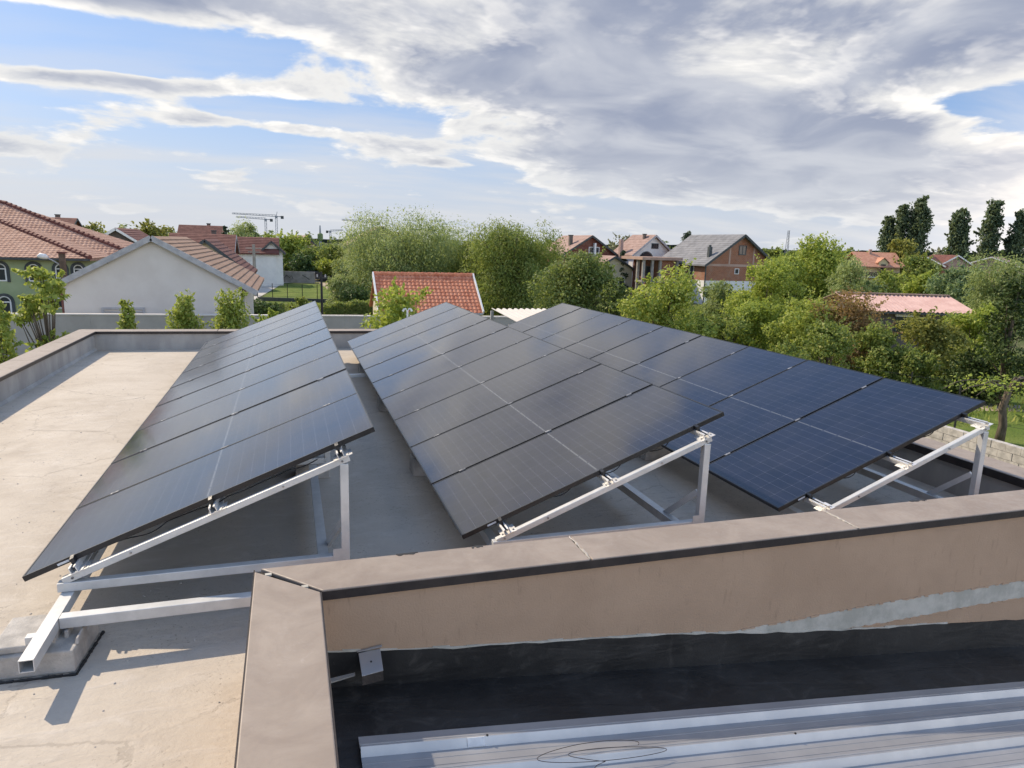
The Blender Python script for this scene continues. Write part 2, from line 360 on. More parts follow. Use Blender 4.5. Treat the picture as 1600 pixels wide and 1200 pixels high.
def coping(parent, q, name='coping', drop=0.055, mat='coping_metal'):
    """one folded coping length; q = 4 plan corners (ccw)"""
    pt = PTN if parent in (pn_, pw_) else PT
    mb = MB(); z0, z1 = pt + 0.004, pt + 0.042
    mb.hexa([(*p, z0) for p in q] + [(*p, z1) for p in q])
    return mb.build(name, mat, parent, 0.006)
def lip(parent, a, b, n_, drop=0.05):
    """turned-down dark edge along a-b, n_ = outward normal"""
    a = Vector((*a, 0)); b = Vector((*b, 0)); n_ = Vector((*n_, 0)).normalized()
    z1 = (PTN if parent in (pn_, pw_) else PT) + 0.036; z0 = z1 - drop; t = n_ * 0.007
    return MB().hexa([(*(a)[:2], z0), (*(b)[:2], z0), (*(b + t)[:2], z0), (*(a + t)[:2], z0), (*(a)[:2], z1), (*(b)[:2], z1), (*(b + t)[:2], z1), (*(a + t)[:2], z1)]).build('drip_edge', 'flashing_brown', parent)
ov = 0.022; jg = 0.007
# near parapet copings (x joints from the photograph); mitre at the wing corner
xs = [None, 3.27, 5.25, 7.3, XRo]
ya, yb = YNo - ov, YN + ov
xi, xo = WXi + ov, WX - ov
for k in range(4):
    if k == 0: q = [(xi + 0.012, ya), (xs[1] - jg, ya), (xs[1] - jg, yb), (xo + 0.03, yb)]
    else: q = [(xs[k] + jg, ya), (xs[k + 1] - jg, ya), (xs[k + 1] - jg, yb), (xs[k] + jg, yb)]
    coping(pn_, q)
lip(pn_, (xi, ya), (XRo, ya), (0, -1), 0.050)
MB().box(xo + 0.02, XR, ya + 0.01, yb - 0.01, PTN + 0.001, PTN + 0.020).build('joint_strip', 'joint_dark', pn_)
ys = [None, -2.55, -4.7, -6.9, YB]
for k in range(4):
    if k == 0: q = [(xo, ys[1] + jg), (xi, ys[1] + jg), (xi, ya - 0.012), (xo, yb - 0.03)]
    else: q = [(xo, ys[k + 1] + jg), (xi, ys[k + 1] + jg), (xi, ys[k] - jg), (xo, ys[k] - jg)]
    coping(pw_, q)
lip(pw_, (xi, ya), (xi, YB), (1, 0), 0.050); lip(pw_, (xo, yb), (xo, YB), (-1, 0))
MB().box(xo + 0.01, xi - 0.01, YB, yb - 0.03, PTN + 0.001, PTN + 0.020).build('joint_strip', 'joint_dark', pw_)
# rivet-like sealant dabs on the mitre
for t in (0.22, 0.78):
    x = xo + (xi - xo) * t; y = yb + (ya - yb) * t
    MB().box(x - 0.02, x + 0.015, y - 0.012, y + 0.012, PTN + 0.03, PTN + 0.040).build('sealant_dab', 'white_plaster_patch', pn_)
# left parapet copings
yl = [YB, -6.1, -4.05, -2.0, 0.05, 2.05, 4.08, 6.08, 8.10, 10.1, None]
for k in range(10):
    y0 = yl[k] + jg
    if k < 9: q = [(XLo - ov, y0), (XL + ov, y0), (XL + ov, yl[k + 1] - jg), (XLo - ov, yl[k + 1] - jg)]
    else: q = [(XLo - ov, y0), (XL + ov, y0), (XL + ov, yfar(XL) - ov - 0.01), (XLo - ov, yfaro(XLo) + ov - 0.02)]
    coping(pl_, q)
lip(pl_, (XL + ov, YB), (XL + ov, yfar(XL) - ov), (1, 0))
MB().box(XLo, XL, YB, yfar(XL), PT + 0.001, PT + 0.020).build('joint_strip', 'joint_dark', pl_)
# far parapet copings
xf = [XL + ov + 0.012, 0.1, 2.3, 4.4, 6.5, XRo]
for k in range(5):
    x0 = xf[k] + (jg if k else 0); x1 = xf[k + 1] - jg
    xo_ = XLo - ov + 0.012 if k == 0 else x0
    coping(pf_, [(x0, yfar(x0) - ov), (x1, yfar(x1) - ov), (x1, yfaro(x1) + ov), (xo_, yfaro(xo_) + ov)])
lip(pf_, (XL + ov, yfar(XL) - ov), (XR, yfar(XR) - ov), (0, -1))
# right parapet copings
yr = [YN + ov + 0.01, 2.0, 4.1, 6.2, 8.3, 10.4]
for k in range(5):
    coping(pr_, [(XR - ov, yr[k] + jg), (XRo + ov, yr[k] + jg), (XRo + ov, yr[k + 1] - jg), (XR - ov, yr[k + 1] - jg)])
lip(pr_, (XR - ov, YN), (XR - ov, 10.4), (-1, 0), 0.075)
# cement fillet at the foot of the inner walls
fl = MB()
fl.prism([(XL, ZR), (XL + 0.035, ZR + 0.002), (XL, ZR + 0.05)], 'y', YB, yfar(XL))
bpart(fl, 'cement_fillet', 'inner_plaster')

# ------------------------------------------------------------------ lower roof beside it
def zl(x): return -0.149 - 0.1097 * x
low_ = MB(); low_.hexa([(WXi, YB, ZG), (XRo + 3, YB, ZG), (XRo + 3, YNo, ZG), (WXi, YNo, ZG), (WXi, YB, zl(WXi)), (XRo + 3, YB, zl(XRo + 3)), (XRo + 3, YNo, zl(XRo + 3)), (WXi, YNo, zl(WXi))])
bpart(low_, 'lower_roof', 'membrane')
# membrane turned up the brown wall, ragged top
rng = random.Random(5)
mu_ = MB(); N = 90; x0, x1 = WXi + 0.002, XRo + 2.9
for i in range(N):
    xa = x0 + (x1 - x0) * i / N; xb = x0 + (x1 - x0) * (i + 1) / N
    if i == 0: ta = zl(xa) + 0.215 
    tb = zl(xb) + 0.215 + 0.012 * math.sin(xb * 2.1) + rng.uniform(-0.006, 0.006)
    mu_.hexa([(xa, YNo - 0.012, zl(xa) - 0.02), (xb, YNo - 0.012, zl(xb) - 0.02), (xb, YNo - 0.001, zl(xb) - 0.02), (xa, YNo - 0.001, zl(xa) - 0.02), (xa, YNo - 0.010, ta), (xb, YNo - 0.010, tb), (xb, YNo - 0.001, tb), (xa, YNo - 0.001, ta)]); ta = tb
bpart(mu_, 'membrane_upstand', 'membrane')
ms = MB().box(WXi + 0.001, WXi + 0.012, YB, YNo - 0.012, zl(WXi) - 0.05, zl(WXi) + 0.24)
bpart(ms, 'membrane_upstand', 'membrane')
# pale sealant line along the membrane edge
sl_ = MB(); rng = random.Random(8); x = WXi + 0.03
while x < 6.2:
    L = 0.10; a = x; b = x + L
    hh = 0.006 + 0.010 * rng.random()
    za = zl(a) + 0.215 + 0.012 * math.sin(a * 2.1); zb = zl(b) + 0.215 + 0.012 * math.sin(b * 2.1)
    sl_.hexa([(a, YNo - 0.007, za - 0.006), (b, YNo - 0.007, zb - 0.006), (b, YNo, zb - 0.006), (a, YNo, za - 0.006), (a, YNo - 0.006, za + hh), (b, YNo - 0.006, zb + hh), (b, YNo, zb + hh), (a, YNo, za + hh)]); x += L
bpart(sl_, 'sealant_line', 'white_plaster_patch')
# white repair band with torn edges left by an older, higher roof line
pb = MB(); rng = random.Random(11); n = 130; pts_t = []; pts_b = []
for i in range(n + 1):
    x = 3.95 + (XRo - 3.95) * i / n
    zb = max(-0.505 + 0.009 * math.sin(3.1 * x) + rng.uniform(-0.006, 0.006), zl(x) + 0.205)
    zt = max(-0.385 + 0.013 * (x - 4.2) + 0.009 * math.sin(2.3 * x + 1) + rng.uniform(-0.004, 0.004), zb + 0.002)
    pts_t.append((x, zt)); pts_b.append((x, zb))
for i in range(n):
    (xa, ta), (xb, tb) = pts_t[i], pts_t[i + 1]; ba, bb_ = pts_b[i][1], pts_b[i + 1][1]
    pb.hexa([(xa, YNo - 0.004, ba), (xb, YNo - 0.004, bb_), (xb, YNo, bb_), (xa, YNo, ba), (xa, YNo - 0.004, ta), (xb, YNo - 0.004, tb), (xb, YNo, tb), (xa, YNo, ta)])
bpart(pb, 'plaster_patch', 'white_plaster_patch')
for sgn, base_ in ((1, pts_t), (-1, pts_b)):        # torn plaster lips along the band
    fr = MB(); rng = random.Random(20 + sgn)
    for i in range(n):
        if rng.random() < 0.55 and base_[i][1] > zl(base_[i][0]) + 0.23:
            xa, za = base_[i]; xb, zb = base_[i + 1]; e = rng.uniform(0.0015, 0.005)
            fr.hexa([(xa, YNo - 0.009, za - e), (xb, YNo - 0.009, zb - e), (xb, YNo, zb - e), (xa, YNo, za - e), (xa, YNo - 0.006, za + e), (xb, YNo - 0.006, zb + e), (xb, YNo, zb + e), (xa, YNo, za + e)])
    stuff(bpart(fr, 'torn_edge', 'brown_plaster'))

# outlet hood: bent white sheet over the drain by the corner
hood = empty('outlet_hood', (1.965, YNo - 0.016, zl(1.965) + 0.175)); hood.scale = (0.8, 0.72, 0.8); tag(hood, 'small bent grey sheet metal hood over the drain in the black membrane corner', 'drain hood')
MB().hexa([(-0.085, -0.005, 0.055), (0.085, -0.005, 0.07), (0.085, 0.012, 0.07), (-0.085, 0.012, 0.055), (-0.08, -0.005, 0.060), (0.08, -0.005, 0.075), (0.085, 0.012, 0.08), (-0.085, 0.012, 0.06)]).build('wall_flange', 'sheet_metal', hood)
MB().hexa([(-0.07, -0.20, -0.018), (0.072, -0.19, -0.004), (0.072, -0.005, 0.055), (-0.076, -0.005, 0.045), (-0.07, -0.20, -0.014), (0.072, -0.19, 0.0), (0.072, -0.005, 0.06), (-0.076, -0.005, 0.05)]).build('cover_plate', 'sheet_metal', hood, 0.002)
MB().hexa([(-0.068, -0.215, -0.075), (0.07, -0.205, -0.066), (0.07, -0.20, -0.066), (-0.068, -0.21, -0.075), (-0.068, -0.20, -0.02), (0.07, -0.19, -0.006), (0.07, -0.185, -0.006), (-0.068, -0.195, -0.02)]).build('front_lip', 'flashing_brown', hood)
MB().tube([(-0.0, -0.10, 0.018), (0.0, -0.10, 0.030)], 0.006, 8).build('screw', 'tube_inside', hood)
lug = MB().hexa([(WXi + 0.012, -1.20, zl(1.8) + 0.10), (1.88, -1.17, zl(1.8) + 0.11), (1.88, -1.15, zl(1.8) + 0.11), (WXi + 0.012, -1.16, zl(1.8) + 0.10), (WXi + 0.012, -1.20, zl(1.8) + 0.108), (1.88, -1.17, zl(1.8) + 0.118), (1.88, -1.15, zl(1.8) + 0.118), (WXi + 0.012, -1.16, zl(1.8) + 0.108)])
bpart(lug, 'mortar_ledge', 'inner_plaster')

# ribbed metal sheets on the lower roof: running along x, ribs up
def sheet(y_start, width, x0, label, seed):
    """one trapezoidal sheet, profile in y, following the fall of the lower roof"""
    t = empty('roofing_sheet', (x0, y_start, zl(x0) + 0.02)); tag(t, label, 'metal sheet', 'ribbed metal sheets on the lower roof')
    P_ = 0.205; prof = []; y = 0.0
    while y < width - 0.01:       # rib top towards the wall, steep face towards the camera, flat pan with two grooves
        prof += [(-y - a, b) for a, b in ((0.0, 0.0), (0.012, 0.040), (0.020, 0.040), (0.021, 0.0375), (0.025, 0.0375), (0.026, 0.040), (0.036, 0.040), (0.060, 0.0), (0.100, 0.0), (0.101, 0.002), (0.108, 0.002), (0.109, 0.0), (0.150, 0.0), (0.151, 0.002), (0.158, 0.002), (0.159, 0.0))]
        y += P_
    prof.append((-y, 0.0))
    mb = MB(); nx = 2; X = 7.5
    vs = []
    for xx in (0.0, X):
        for a, b in prof: vs.append((xx, a, b - 0.1097 * xx))
    k = len(prof); i0 = len(mb.v); mb.v += vs
    for i in range(k - 1): mb.f.append((i0 + i, i0 + i + 1, i0 + k + i + 1, i0 + k + i))
    o = mb.build('ribbed_skin', 'sheet_metal', t)
    sd = o.modifiers.new('thickness', 'SOLIDIFY'); sd.thickness = 0.003; sd.offset = 1
    rr = random.Random(seed)
    for j in range(4):
        xx = 0.7 + j * 1.7 + rr.uniform(-0.1, 0.1); yy = -0.035 - P_ * rr.randrange(int(round(width / P_)))
        MB().tube([(xx, yy, 0.040 - 0.1097 * xx), (xx, yy, 0.046 - 0.1097 * xx)], 0.006, 7).build('screw', 'tube_inside', t)
    return t
sA = sheet(-1.620, 0.41, 1.86, 'white ribbed metal sheet lying nearest the brown wall', 1)
sB = sheet(-2.035, 0.41, 1.89, 'white ribbed metal sheet at the bottom of the picture, second from the brown wall', 2)
sC = sheet(-2.450, 1.23, 1.86, 'white ribbed metal sheet third from the brown wall, lit by the sun', 3)
# paper label stuck on the rib face of the first sheet
MB().hexa([(0.52 + a, -0.0370 - b, 0.0400 - 0.1097 * (0.52 + a)) if c == 0 else (0.52 + a, -0.0585 - b, 0.005 - 0.1097 * (0.52 + a)) for a, b, c in ((0, 0, 1), (0.09, 0, 1), (0.09, 0, 0), (0, 0, 0), (0, 0.003, 1), (0.09, 0.003, 1), (0.09, 0.003, 0), (0, 0.003, 0))]).build('paper_label', 'sticker', sA)
MB().hexa([(0, 0.0, -0.004), (7.5, 0.0, -0.004 - 0.1097 * 7.5), (7.5, 0.085, -0.004 - 0.1097 * 7.5), (0, 0.085, -0.004), (0, 0.0, -0.001), (7.5, 0.0, -0.001 - 0.1097 * 7.5), (7.5, 0.085, 0.003 - 0.1097 * 7.5), (0, 0.085, 0.003)]).build('edge_flashing', 'sheet_metal', sA)
# tangle of thin wire lying on the sheets
wr = MB(); pts = []
for i in range(170):
    a = i * 0.062; rr = 0.26 + 0.07 * math.sin(a * 0.37) + 0.02 * math.sin(a * 2.3)
    x = 2.98 + rr * 1.0 * math.cos(a) + 0.012 * a; y = -1.84 + 0.05 * math.sin(a + 0.25 * math.sin(a * 0.5)) - 0.006 * a
    pts.append((x, y, zl(x) + 0.062 + 0.010 * (1 + math.sin(a * 0.8))))
pts += [(pts[-1][0] - 0.05 * k, pts[-1][1] - 0.012 * k * k, pts[-1][2]) for k in range(1, 5)]
wr.tube(pts, 0.0017, 5)
tag(wr.build('loose_wire', 'flashing_brown', None, smooth=True), 'thin dark wire curled loosely on the ribbed metal sheets', 'wire')

# torn membrane scraps under the coping edge, sealant in the joints
for (x, w_, s_) in ((2.16, 0.13, 1), (2.62, 0.07, 2), (6.05, 0.16, 3)):
    rr = random.Random(s_); mb = MB(); n = 9
    top = [(x + w_ * i / n, YN + ov + 0.001) for i in range(n + 1)]; bot = [(x + w_ * i / n, YN + ov - rr.uniform(0.006, 0.030)) for i in range(n + 1)]
    for i in range(n): mb.hexa([(*bot[i], PTN + 0.040), (*bot[i + 1], PTN + 0.040), (*top[i + 1], PTN + 0.040), (*top[i], PTN + 0.040), (*bot[i], PTN + 0.0445), (*bot[i + 1], PTN + 0.0445), (*top[i + 1], PTN + 0.0445), (*top[i], PTN + 0.0445)])
    mb.build('membrane_scrap', 'membrane', pn_)
for xj in (3.27, 5.25, 7.3):
    rr = random.Random(int(xj * 10)); mb = MB(); pts = [(xj + rr.uniform(-0.004, 0.004), YNo - ov + 0.01 + 0.34 * i / 14, PTN + 0.040) for i in range(15)]
    mb.tube(pts, [rr.uniform(0.004, 0.009) for _ in pts], 6); mb.build('sealant_bead', 'block_concrete', pn_)
# grit and leaf litter blown over the screed
npr = np.random.default_rng(9); n = 900
gx = np.concatenate([npr.uniform(XL + 0.02, 1.35, n // 2), XL + 0.03 + npr.exponential(0.12, n // 4), npr.uniform(XL, 8, n // 4)]); gy = np.concatenate([npr.uniform(-4, 11.5, n // 2), npr.uniform(-3, 11.5, n // 4), 11.55 - npr.exponential(0.10, n // 4) - 0.048 * (gx[-(n // 4):] + 2.28) + 0.2])
gb = MB()
for x, y in zip(gx, gy):
    if y > yfar(x) - 0.01 or (x > WX and y < YN): continue
    r = npr.uniform(0.003, 0.010); a = npr.uniform(0, 6.28)
    q = [(x + r * math.cos(a + k * 1.57) * npr.uniform(0.7, 1.3), y + r * math.sin(a + k * 1.57) * npr.uniform(0.7, 1.3)) for k in range(4)]
    gb.hexa([(*p, ZR) for p in q] + [(x + (p[0] - x) * 0.6, y + (p[1] - y) * 0.6, ZR + r * 0.7) for p in q])
go = stuff(gb.build('grit', 'block_concrete')); go['label'] = 'scattered grit and crumbs on the roof screed'
# ------------------------------------------------------------------ solar rows
TILT = R(21.45); PITCHY = 1.155; ct, st = math.cos(TILT), math.sin(TILT)
# panel prototype in its own axes
fb = MB(); T = 0.035; lw = 0.011
fb.box(0, PL, 0, lw, -T, 0.0).box(0, PL, PW - lw, PW, -T, 0.0).box(0, lw, lw, PW - lw, -T, 0.0).box(PL - lw, PL, lw, PW - lw, -T, 0.0)
frame_me = fb.mesh('panel_frame'); frame_me.materials.append(MATS['black_anodised'])
lam_me = MB().box(lw, PL - lw, lw, PW - lw, -0.007, -0.0018).mesh('panel_glass'); lam_me.materials.append(MATS['solar_glass'])
jb_me = MB().box(PL / 2 - 0.05, PL / 2 + 0.05, PW / 2 - 0.04, PW / 2 + 0.04, -0.03, -0.0075).mesh('junction_box'); jb_me.materials.append(MATS['black_anodised'])
lb_me = MB().box(0.20, 0.27, -0.001, 0.0, -0.026, -0.012).mesh('type_label'); lb_me.materials.append(MATS['sticker'])
mid_me = MB().box(-0.03, 0.03, -0.0205, -0.0005, -0.03, 0.0055).mesh('mid_clamp'); mid_me.materials.append(MATS['clamp_metal'])
ROWS = [((0.0, 0.0, 0.0), 'left', -0.06, 0.05), ((2.745, 0.004, -0.012), 'middle', -0.10, 0.06), ((5.436, -0.061, -0.018), 'right', -0.25, 0.06)]
PUR = (0.30, 1.16, 2.01)
rng = random.Random(42)
for ri, (org, side, yf, dyp) in enumerate(ROWS):
    org = Vector(org)
    U = Vector((ct, 0, st)); Nn = Vector((-st, 0, ct))
    # panels: each one lifts off on its own
    for k in range(9):
        p = empty('solar_panel', org + Vector((0, k * PITCHY, 0)))
        p.rotation_euler = (R(rng.uniform(-0.12, 0.12)), -TILT + R(rng.uniform(-0.10, 0.10)), R(rng.uniform(-0.03, 0.03)))
        tag(p, 'black framed solar panel, %s from the brown wall in the %s row' % (ORD[k], side), 'solar panel', 'solar panels of the %s row' % side)
        link('frame', frame_me, p); link('glass', lam_me, p); link('junction_box', jb_me, p)
        if k == 0: link('type_label', lb_me, p)
    # rack
    rk = empty('mounting_rack', org); rk.location.z = -0.17
    tag(rk, 'grey steel mounting rack under the %s row of solar panels' % side, 'mounting rack', 'racks carrying the rows of panels')
    o0 = Vector((0, 0, 0.17 + 0.0))      # local offset: rack local z = world z + .17 - org.z part
    def loc(u, y, n): return U * u + Nn * n + Vector((0, y, 0)) + Vector((0, 0, 0.17 + org.z))
    ytop = 9 * PITCHY - 0.02
    rail_n = -0.083                     # top of the sloping rail under the purlins
    for u in PUR:                        # purlins: slotted aluminium channels
        mb = MB(); a, b = yf - 0.035 - org.y, ytop + 0.05
        for du, w_, n0, n1 in ((0, 0.042, -0.082, -0.076), (-0.019, 0.005, -0.076, -0.044), (0.019, 0.005, -0.076, -0.044), (-0.014, 0.012, -0.044, -0.0375), (0.014, 0.012, -0.044, -0.0375), (0.034, 0.026, -0.082, -0.077)):
            q = []
            for n_ in (n0, n1):
                for (uu, yy) in ((u + du - w_ / 2, a), (u + du + w_ / 2, a), (u + du + w_ / 2, b), (u + du - w_ / 2, b)): q.append(loc(uu, yy, n_))
            mb.hexa(q)
        mb.build('purlin', 'rack_aluminium', rk)
        mb = MB(); yy = -0.012; 
        mb.hexa([loc(u - 0.012, yy - 0.028, -0.042), loc(u + 0.012, yy - 0.028, -0.042), loc(u + 0.012, yy, -0.042), loc(u - 0.012, yy, -0.042), loc(u - 0.012, yy - 0.028, -0.004), loc(u + 0.012, yy - 0.028, -0.004), loc(u + 0.012, yy + 0.018, 0.004), loc(u - 0.012, yy + 0.018, 0.004)])
        mb.build('end_clamp', 'black_anodised', rk)
        for k in range(1, 9):
            c_ = link('mid_clamp', mid_me, rk); c_.location = loc(u, k * PITCHY, 0); c_.rotation_euler = (0, -TILT, 0)
    # triangular frames
    ub, ut = 0.21, 2.055
    zb_top = -0.028; bh = 0.058          # bottom transverse beam
    frames = [yf - org.y, 2.2, 4.5, 6.8, 9.1]
    for fi, y in enumerate(frames):
        sq = 0.043
        a = loc(ub, y, rail_n - 0.002 - sq / 2); b = loc(ut, y, rail_n - 0.002 - sq / 2)
        MB().bar(a, b, sq, sq, upv=Nn).build('sloping_rail', 'rack_steel', rk, 0.004)
        xp = b.x - 0.035; ztp = b.z - sq / 2 / ct - 0.002 - 0.035 * st / ct
        pw = 0.055
        zb0 = 0.17 + zb_top
        MB().box(xp - pw / 2, xp + pw / 2, y - pw / 2, y + pw / 2, zb0 - bh, ztp).build('post', 'rack_steel', rk, 0.004)
        # capped end plate over the post
        MB().hexa([loc(ut - 0.10, y - 0.034, rail_n - 0.0015), loc(ut + 0.03, y - 0.034, rail_n - 0.0015), loc(ut + 0.03, y + 0.034, rail_n - 0.0015), loc(ut - 0.10, y + 0.034, rail_n - 0.0015), loc(ut - 0.10, y - 0.034, rail_n + 0.002), loc(ut + 0.03, y - 0.034, rail_n + 0.002), loc(ut + 0.03, y + 0.034, rail_n + 0.002), loc(ut - 0.10, y + 0.034, rail_n + 0.002)]).build('end_plate', 'rack_aluminium', rk)
        if fi == 0:
            for u in PUR:      # flat cleats the purlins are screwed to
                MB().hexa([loc(u - 0.045, y - 0.03, rail_n - 0.001), loc(u + 0.075, y - 0.03, rail_n - 0.001), loc(u + 0.075, y + 0.09, rail_n - 0.001), loc(u - 0.045, y + 0.09, rail_n - 0.001), loc(u - 0.045, y - 0.03, rail_n + 0.0005), loc(u + 0.075, y - 0.03, rail_n + 0.0005), loc(u + 0.075, y + 0.09, rail_n + 0.0005), loc(u - 0.045, y + 0.09, rail_n + 0.0005)]).build('cleat', 'rack_aluminium', rk)
        if fi == 0:
            for (uu, nn2) in ((ub + 0.06, 0), (ut - 0.05, 0), (0.62, 0), (1.60, 0)):      # bolt heads on the camera side of the rail
                c_ = loc(uu, y - sq / 2, rail_n - 0.002 - sq / 2); MB().tube([c_, c_ + Vector((0, -0.007, 0))], 0.008, 6).build('bolt', 'clamp_metal', rk)
            MB().box(xp - pw / 2 - 0.055, xp - pw / 2 + 0.004, y - pw / 2 - 0.004, y - pw / 2 - 0.001, zb0 - bh + 0.004, zb0 + 0.05).build('gusset', 'rack_steel', rk)
            for u in PUR:
                for du in (-0.03, 0.055):
                    c_ = loc(u + du, y, rail_n + 0.0008); MB().tube([c_, c_ + Nn * 0.006], 0.007, 6).build('bolt', 'clamp_metal', rk)
            rr = random.Random(ri); cab = []
            for i in range(40):      # panel leads tied along the underside of the first module
                t_ = i / 39; cab.append(loc(0.45 + 1.4 * t_, 0.10 + 0.05 * math.sin(i * 0.5), -0.055 - 0.035 * abs(math.sin(i * 0.28 + ri))))
            MB().tube(cab, 0.004, 5).build('panel_lead', 'black_anodised', rk, smooth=True)
        MB().box(a.x - 0.03, xp - pw / 2 - 0.001, y - 0.029, y + 0.029, zb0 - bh, zb0).build('base_beam', 'rack_steel', rk, 0.004)
        # brace from the post down and back to the long beam
        MB().bar((xp - 0.01, y + pw / 2 + 0.012, zb0 + 0.22), (xp - 0.10, y + 0.36, zb0 - bh - 0.02), 0.028, 0.045).build('brace', 'rack_steel', rk)
    # long beams under the frames
    zl1 = 0.17 + zb_top - bh - 0.002; lh = 0.068
    for lx, y0 in ((0.26, -0.83 if ri == 0 else yf - org.y - 0.05), (1.775 if ri == 0 else 1.80, yf - org.y - 0.02)):
        mb = MB(); w_ = 0.07; t_ = 0.004; y1 = ytop - 0.4
        z1 = zl1; z0 = zl1 - lh
        # hollow square tube
        mb.box(lx - w_ / 2, lx + w_ / 2, y0, y1, z1 - t_, z1).box(lx - w_ / 2, lx + w_ / 2, y0, y1, z0, z0 + t_).box(lx - w_ / 2, lx - w_ / 2 + t_, y0, y1, z0 + t_, z1 - t_).box(lx + w_ / 2 - t_, lx + w_ / 2, y0, y1, z0 + t_, z1 - t_)
        lb_ = mb.build('long_beam', 'rack_steel', rk)
        MB().box(lx - w_ / 2 + t_, lx + w_ / 2 - t_, y0 + 0.12, y0 + 0.125, z0 + t_, z1 - t_).build('tube_shade_plate', 'tube_inside', lb_)  # added black plate, stands in for the shade inside the open tube
    if ri == 0:
        # cross tie towards the wing parapet
        MB().box(0.26 + 0.036, WX - 0.002, -0.415, -0.345, zl1 - lh, zl1 - 0.001).build('cross_tie', 'rack_steel', rk, 0.004)
        MB().box(0.26 - 0.095, 0.26 - 0.037, -0.54, -0.49, zl1 - lh - 0.005, zl1 - 0.03).build('bracket', 'rack_steel', rk, 0.003)
    else:
        # tie tubes to the neighbouring row
        for y in (7.0,):
            MB().box(-0.72, 0.22, y, y + 0.05, zl1 - lh, zl1 - 0.012).build('cross_tie', 'rack_steel', rk, 0.004)
    # concrete ballast blocks
    ytab = {0: [(-0.375, True), (2.6, False), (5.4, False), (8.4, False)], 1: [(2.45, False), (5.4, False), (8.3, False)], 2: [(2.5, False), (5.4, False), (8.3, False)]}[ri]
    for (yb_, big_) in ytab:
        for lx in (0.26, 1.78):
            if big_ and lx > 1: continue
            t = empty('concrete_block', (org.x + lx, org.y + yb_, ZR))
            zt_ = (zl1 - lh - 0.17) - ZR - 0.002          # top of the ballast, just under the beam
            hw = 0.235 if big_ else 0.17; hl = 0.215 if big_ else 0.14
            if big_:
                tag(t, 'rough grey concrete block under the open end of the left rack beam', 'concrete block')
                cx = -0.06
                body = MB(); o_ = [(-hw + cx, -hl + 0.02), (hw + cx - 0.03, -hl), (hw + cx, hl - 0.01), (-hw + cx + 0.02, hl)]
                ins = 0.012
                body.hexa([(*p, 0.0) for p in o_] + [(p[0] * 0.97, p[1] * 0.97, zt_ - 0.045) for p in o_])
                body.build('body', 'block_concrete', t, 0.01)
                MB().box(-hw + cx + 0.03, -0.055, -hl + 0.05, hl - 0.03, zt_ - 0.045, zt_ - 0.004).build('raised_pad', 'block_concrete', t, 0.008)
                MB().hexa([(0.06, -0.06, zt_ - 0.046), (0.085, -0.06, zt_ - 0.046), (0.085, 0.10, zt_ - 0.046), (0.06, 0.10, zt_ - 0.046), (0.06, -0.05, zt_ - 0.006), (0.08, -0.05, zt_ - 0.006), (0.08, 0.09, zt_ - 0.006), (0.06, 0.09, zt_ - 0.006)]).build('raised_lip', 'block_concrete', t, 0.006)
                MB().hexa([(0.135, -0.15, zt_ - 0.046), (0.155, -0.15, zt_ - 0.046), (0.155, 0.17, zt_ - 0.046), (0.135, 0.17, zt_ - 0.046), (0.14, -0.14, zt_ - 0.01), (0.152, -0.14, zt_ - 0.01), (0.152, 0.16, zt_ - 0.01), (0.14, 0.16, zt_ - 0.01)]).build('raised_lip', 'block_concrete', t, 0.006)
                MB().hexa([(-0.03, -0.10, zt_ - 0.046), (0.03, -0.10, zt_ - 0.046), (0.03, 0.12, zt_ - 0.046), (-0.03, 0.12, zt_ - 0.046), (-0.03, -0.10, zt_), (0.03, -0.10, zt_), (0.03, 0.12, zt_), (-0.03, 0.12, zt_)]).build('packing_pad', 'block_concrete', t)
                jm = MB(); rr = random.Random(9)
                edge = [(-hw + cx - 0.02, -hl - 0.005), (hw + cx - 0.02, -hl - 0.025), (hw + cx + 0.018, hl - 0.02)]
                for (pa, pb_) in zip(edge[:-1], edge[1:]):
                    for i in range(14):
                        p0 = Vector(pa).lerp(Vector(pb_), i / 14); p1 = Vector(pa).lerp(Vector(pb_), (i + 1) / 14)
                        r_ = rr.uniform(0.006, 0.013); jm.tube([(p0.x, p0.y, 0.004), (p1.x, p1.y, 0.004)], [r_, rr.uniform(0.006, 0.013)], 6)
                jm.build('sealant_bead', 'membrane', t)
            else:
                tag(t, 'concrete block under the %s edge of the %s row, %s' % ('low' if lx < 1 else 'high', side, {2.6: 'near the brown wall', 2.45: 'near the brown wall', 2.5: 'near the brown wall', 5.4: 'half way along', 8.4: 'towards the far parapet', 8.3: 'towards the far parapet'}[yb_]), 'concrete block', 'ballast blocks under the racks')
                w0 = hw if lx > 1 else 0.22
                MB().hexa([(-w0, -hl, 0), (hw, -hl, 0), (hw, hl, 0), (-w0, hl, 0), (-w0 + 0.01, -hl + 0.01, zt_), (hw - 0.01, -hl + 0.01, zt_), (hw - 0.01, hl - 0.01, zt_), (-w0 + 0.01, hl - 0.01, zt_)]).build('body', 'block_concrete', t, 0.008)
                MB().box(-0.06, 0.06, -hl + 0.02, hl - 0.02, zt_ + 0.0, zt_ + 0.0015).build('packing_pad', 'membrane', t)
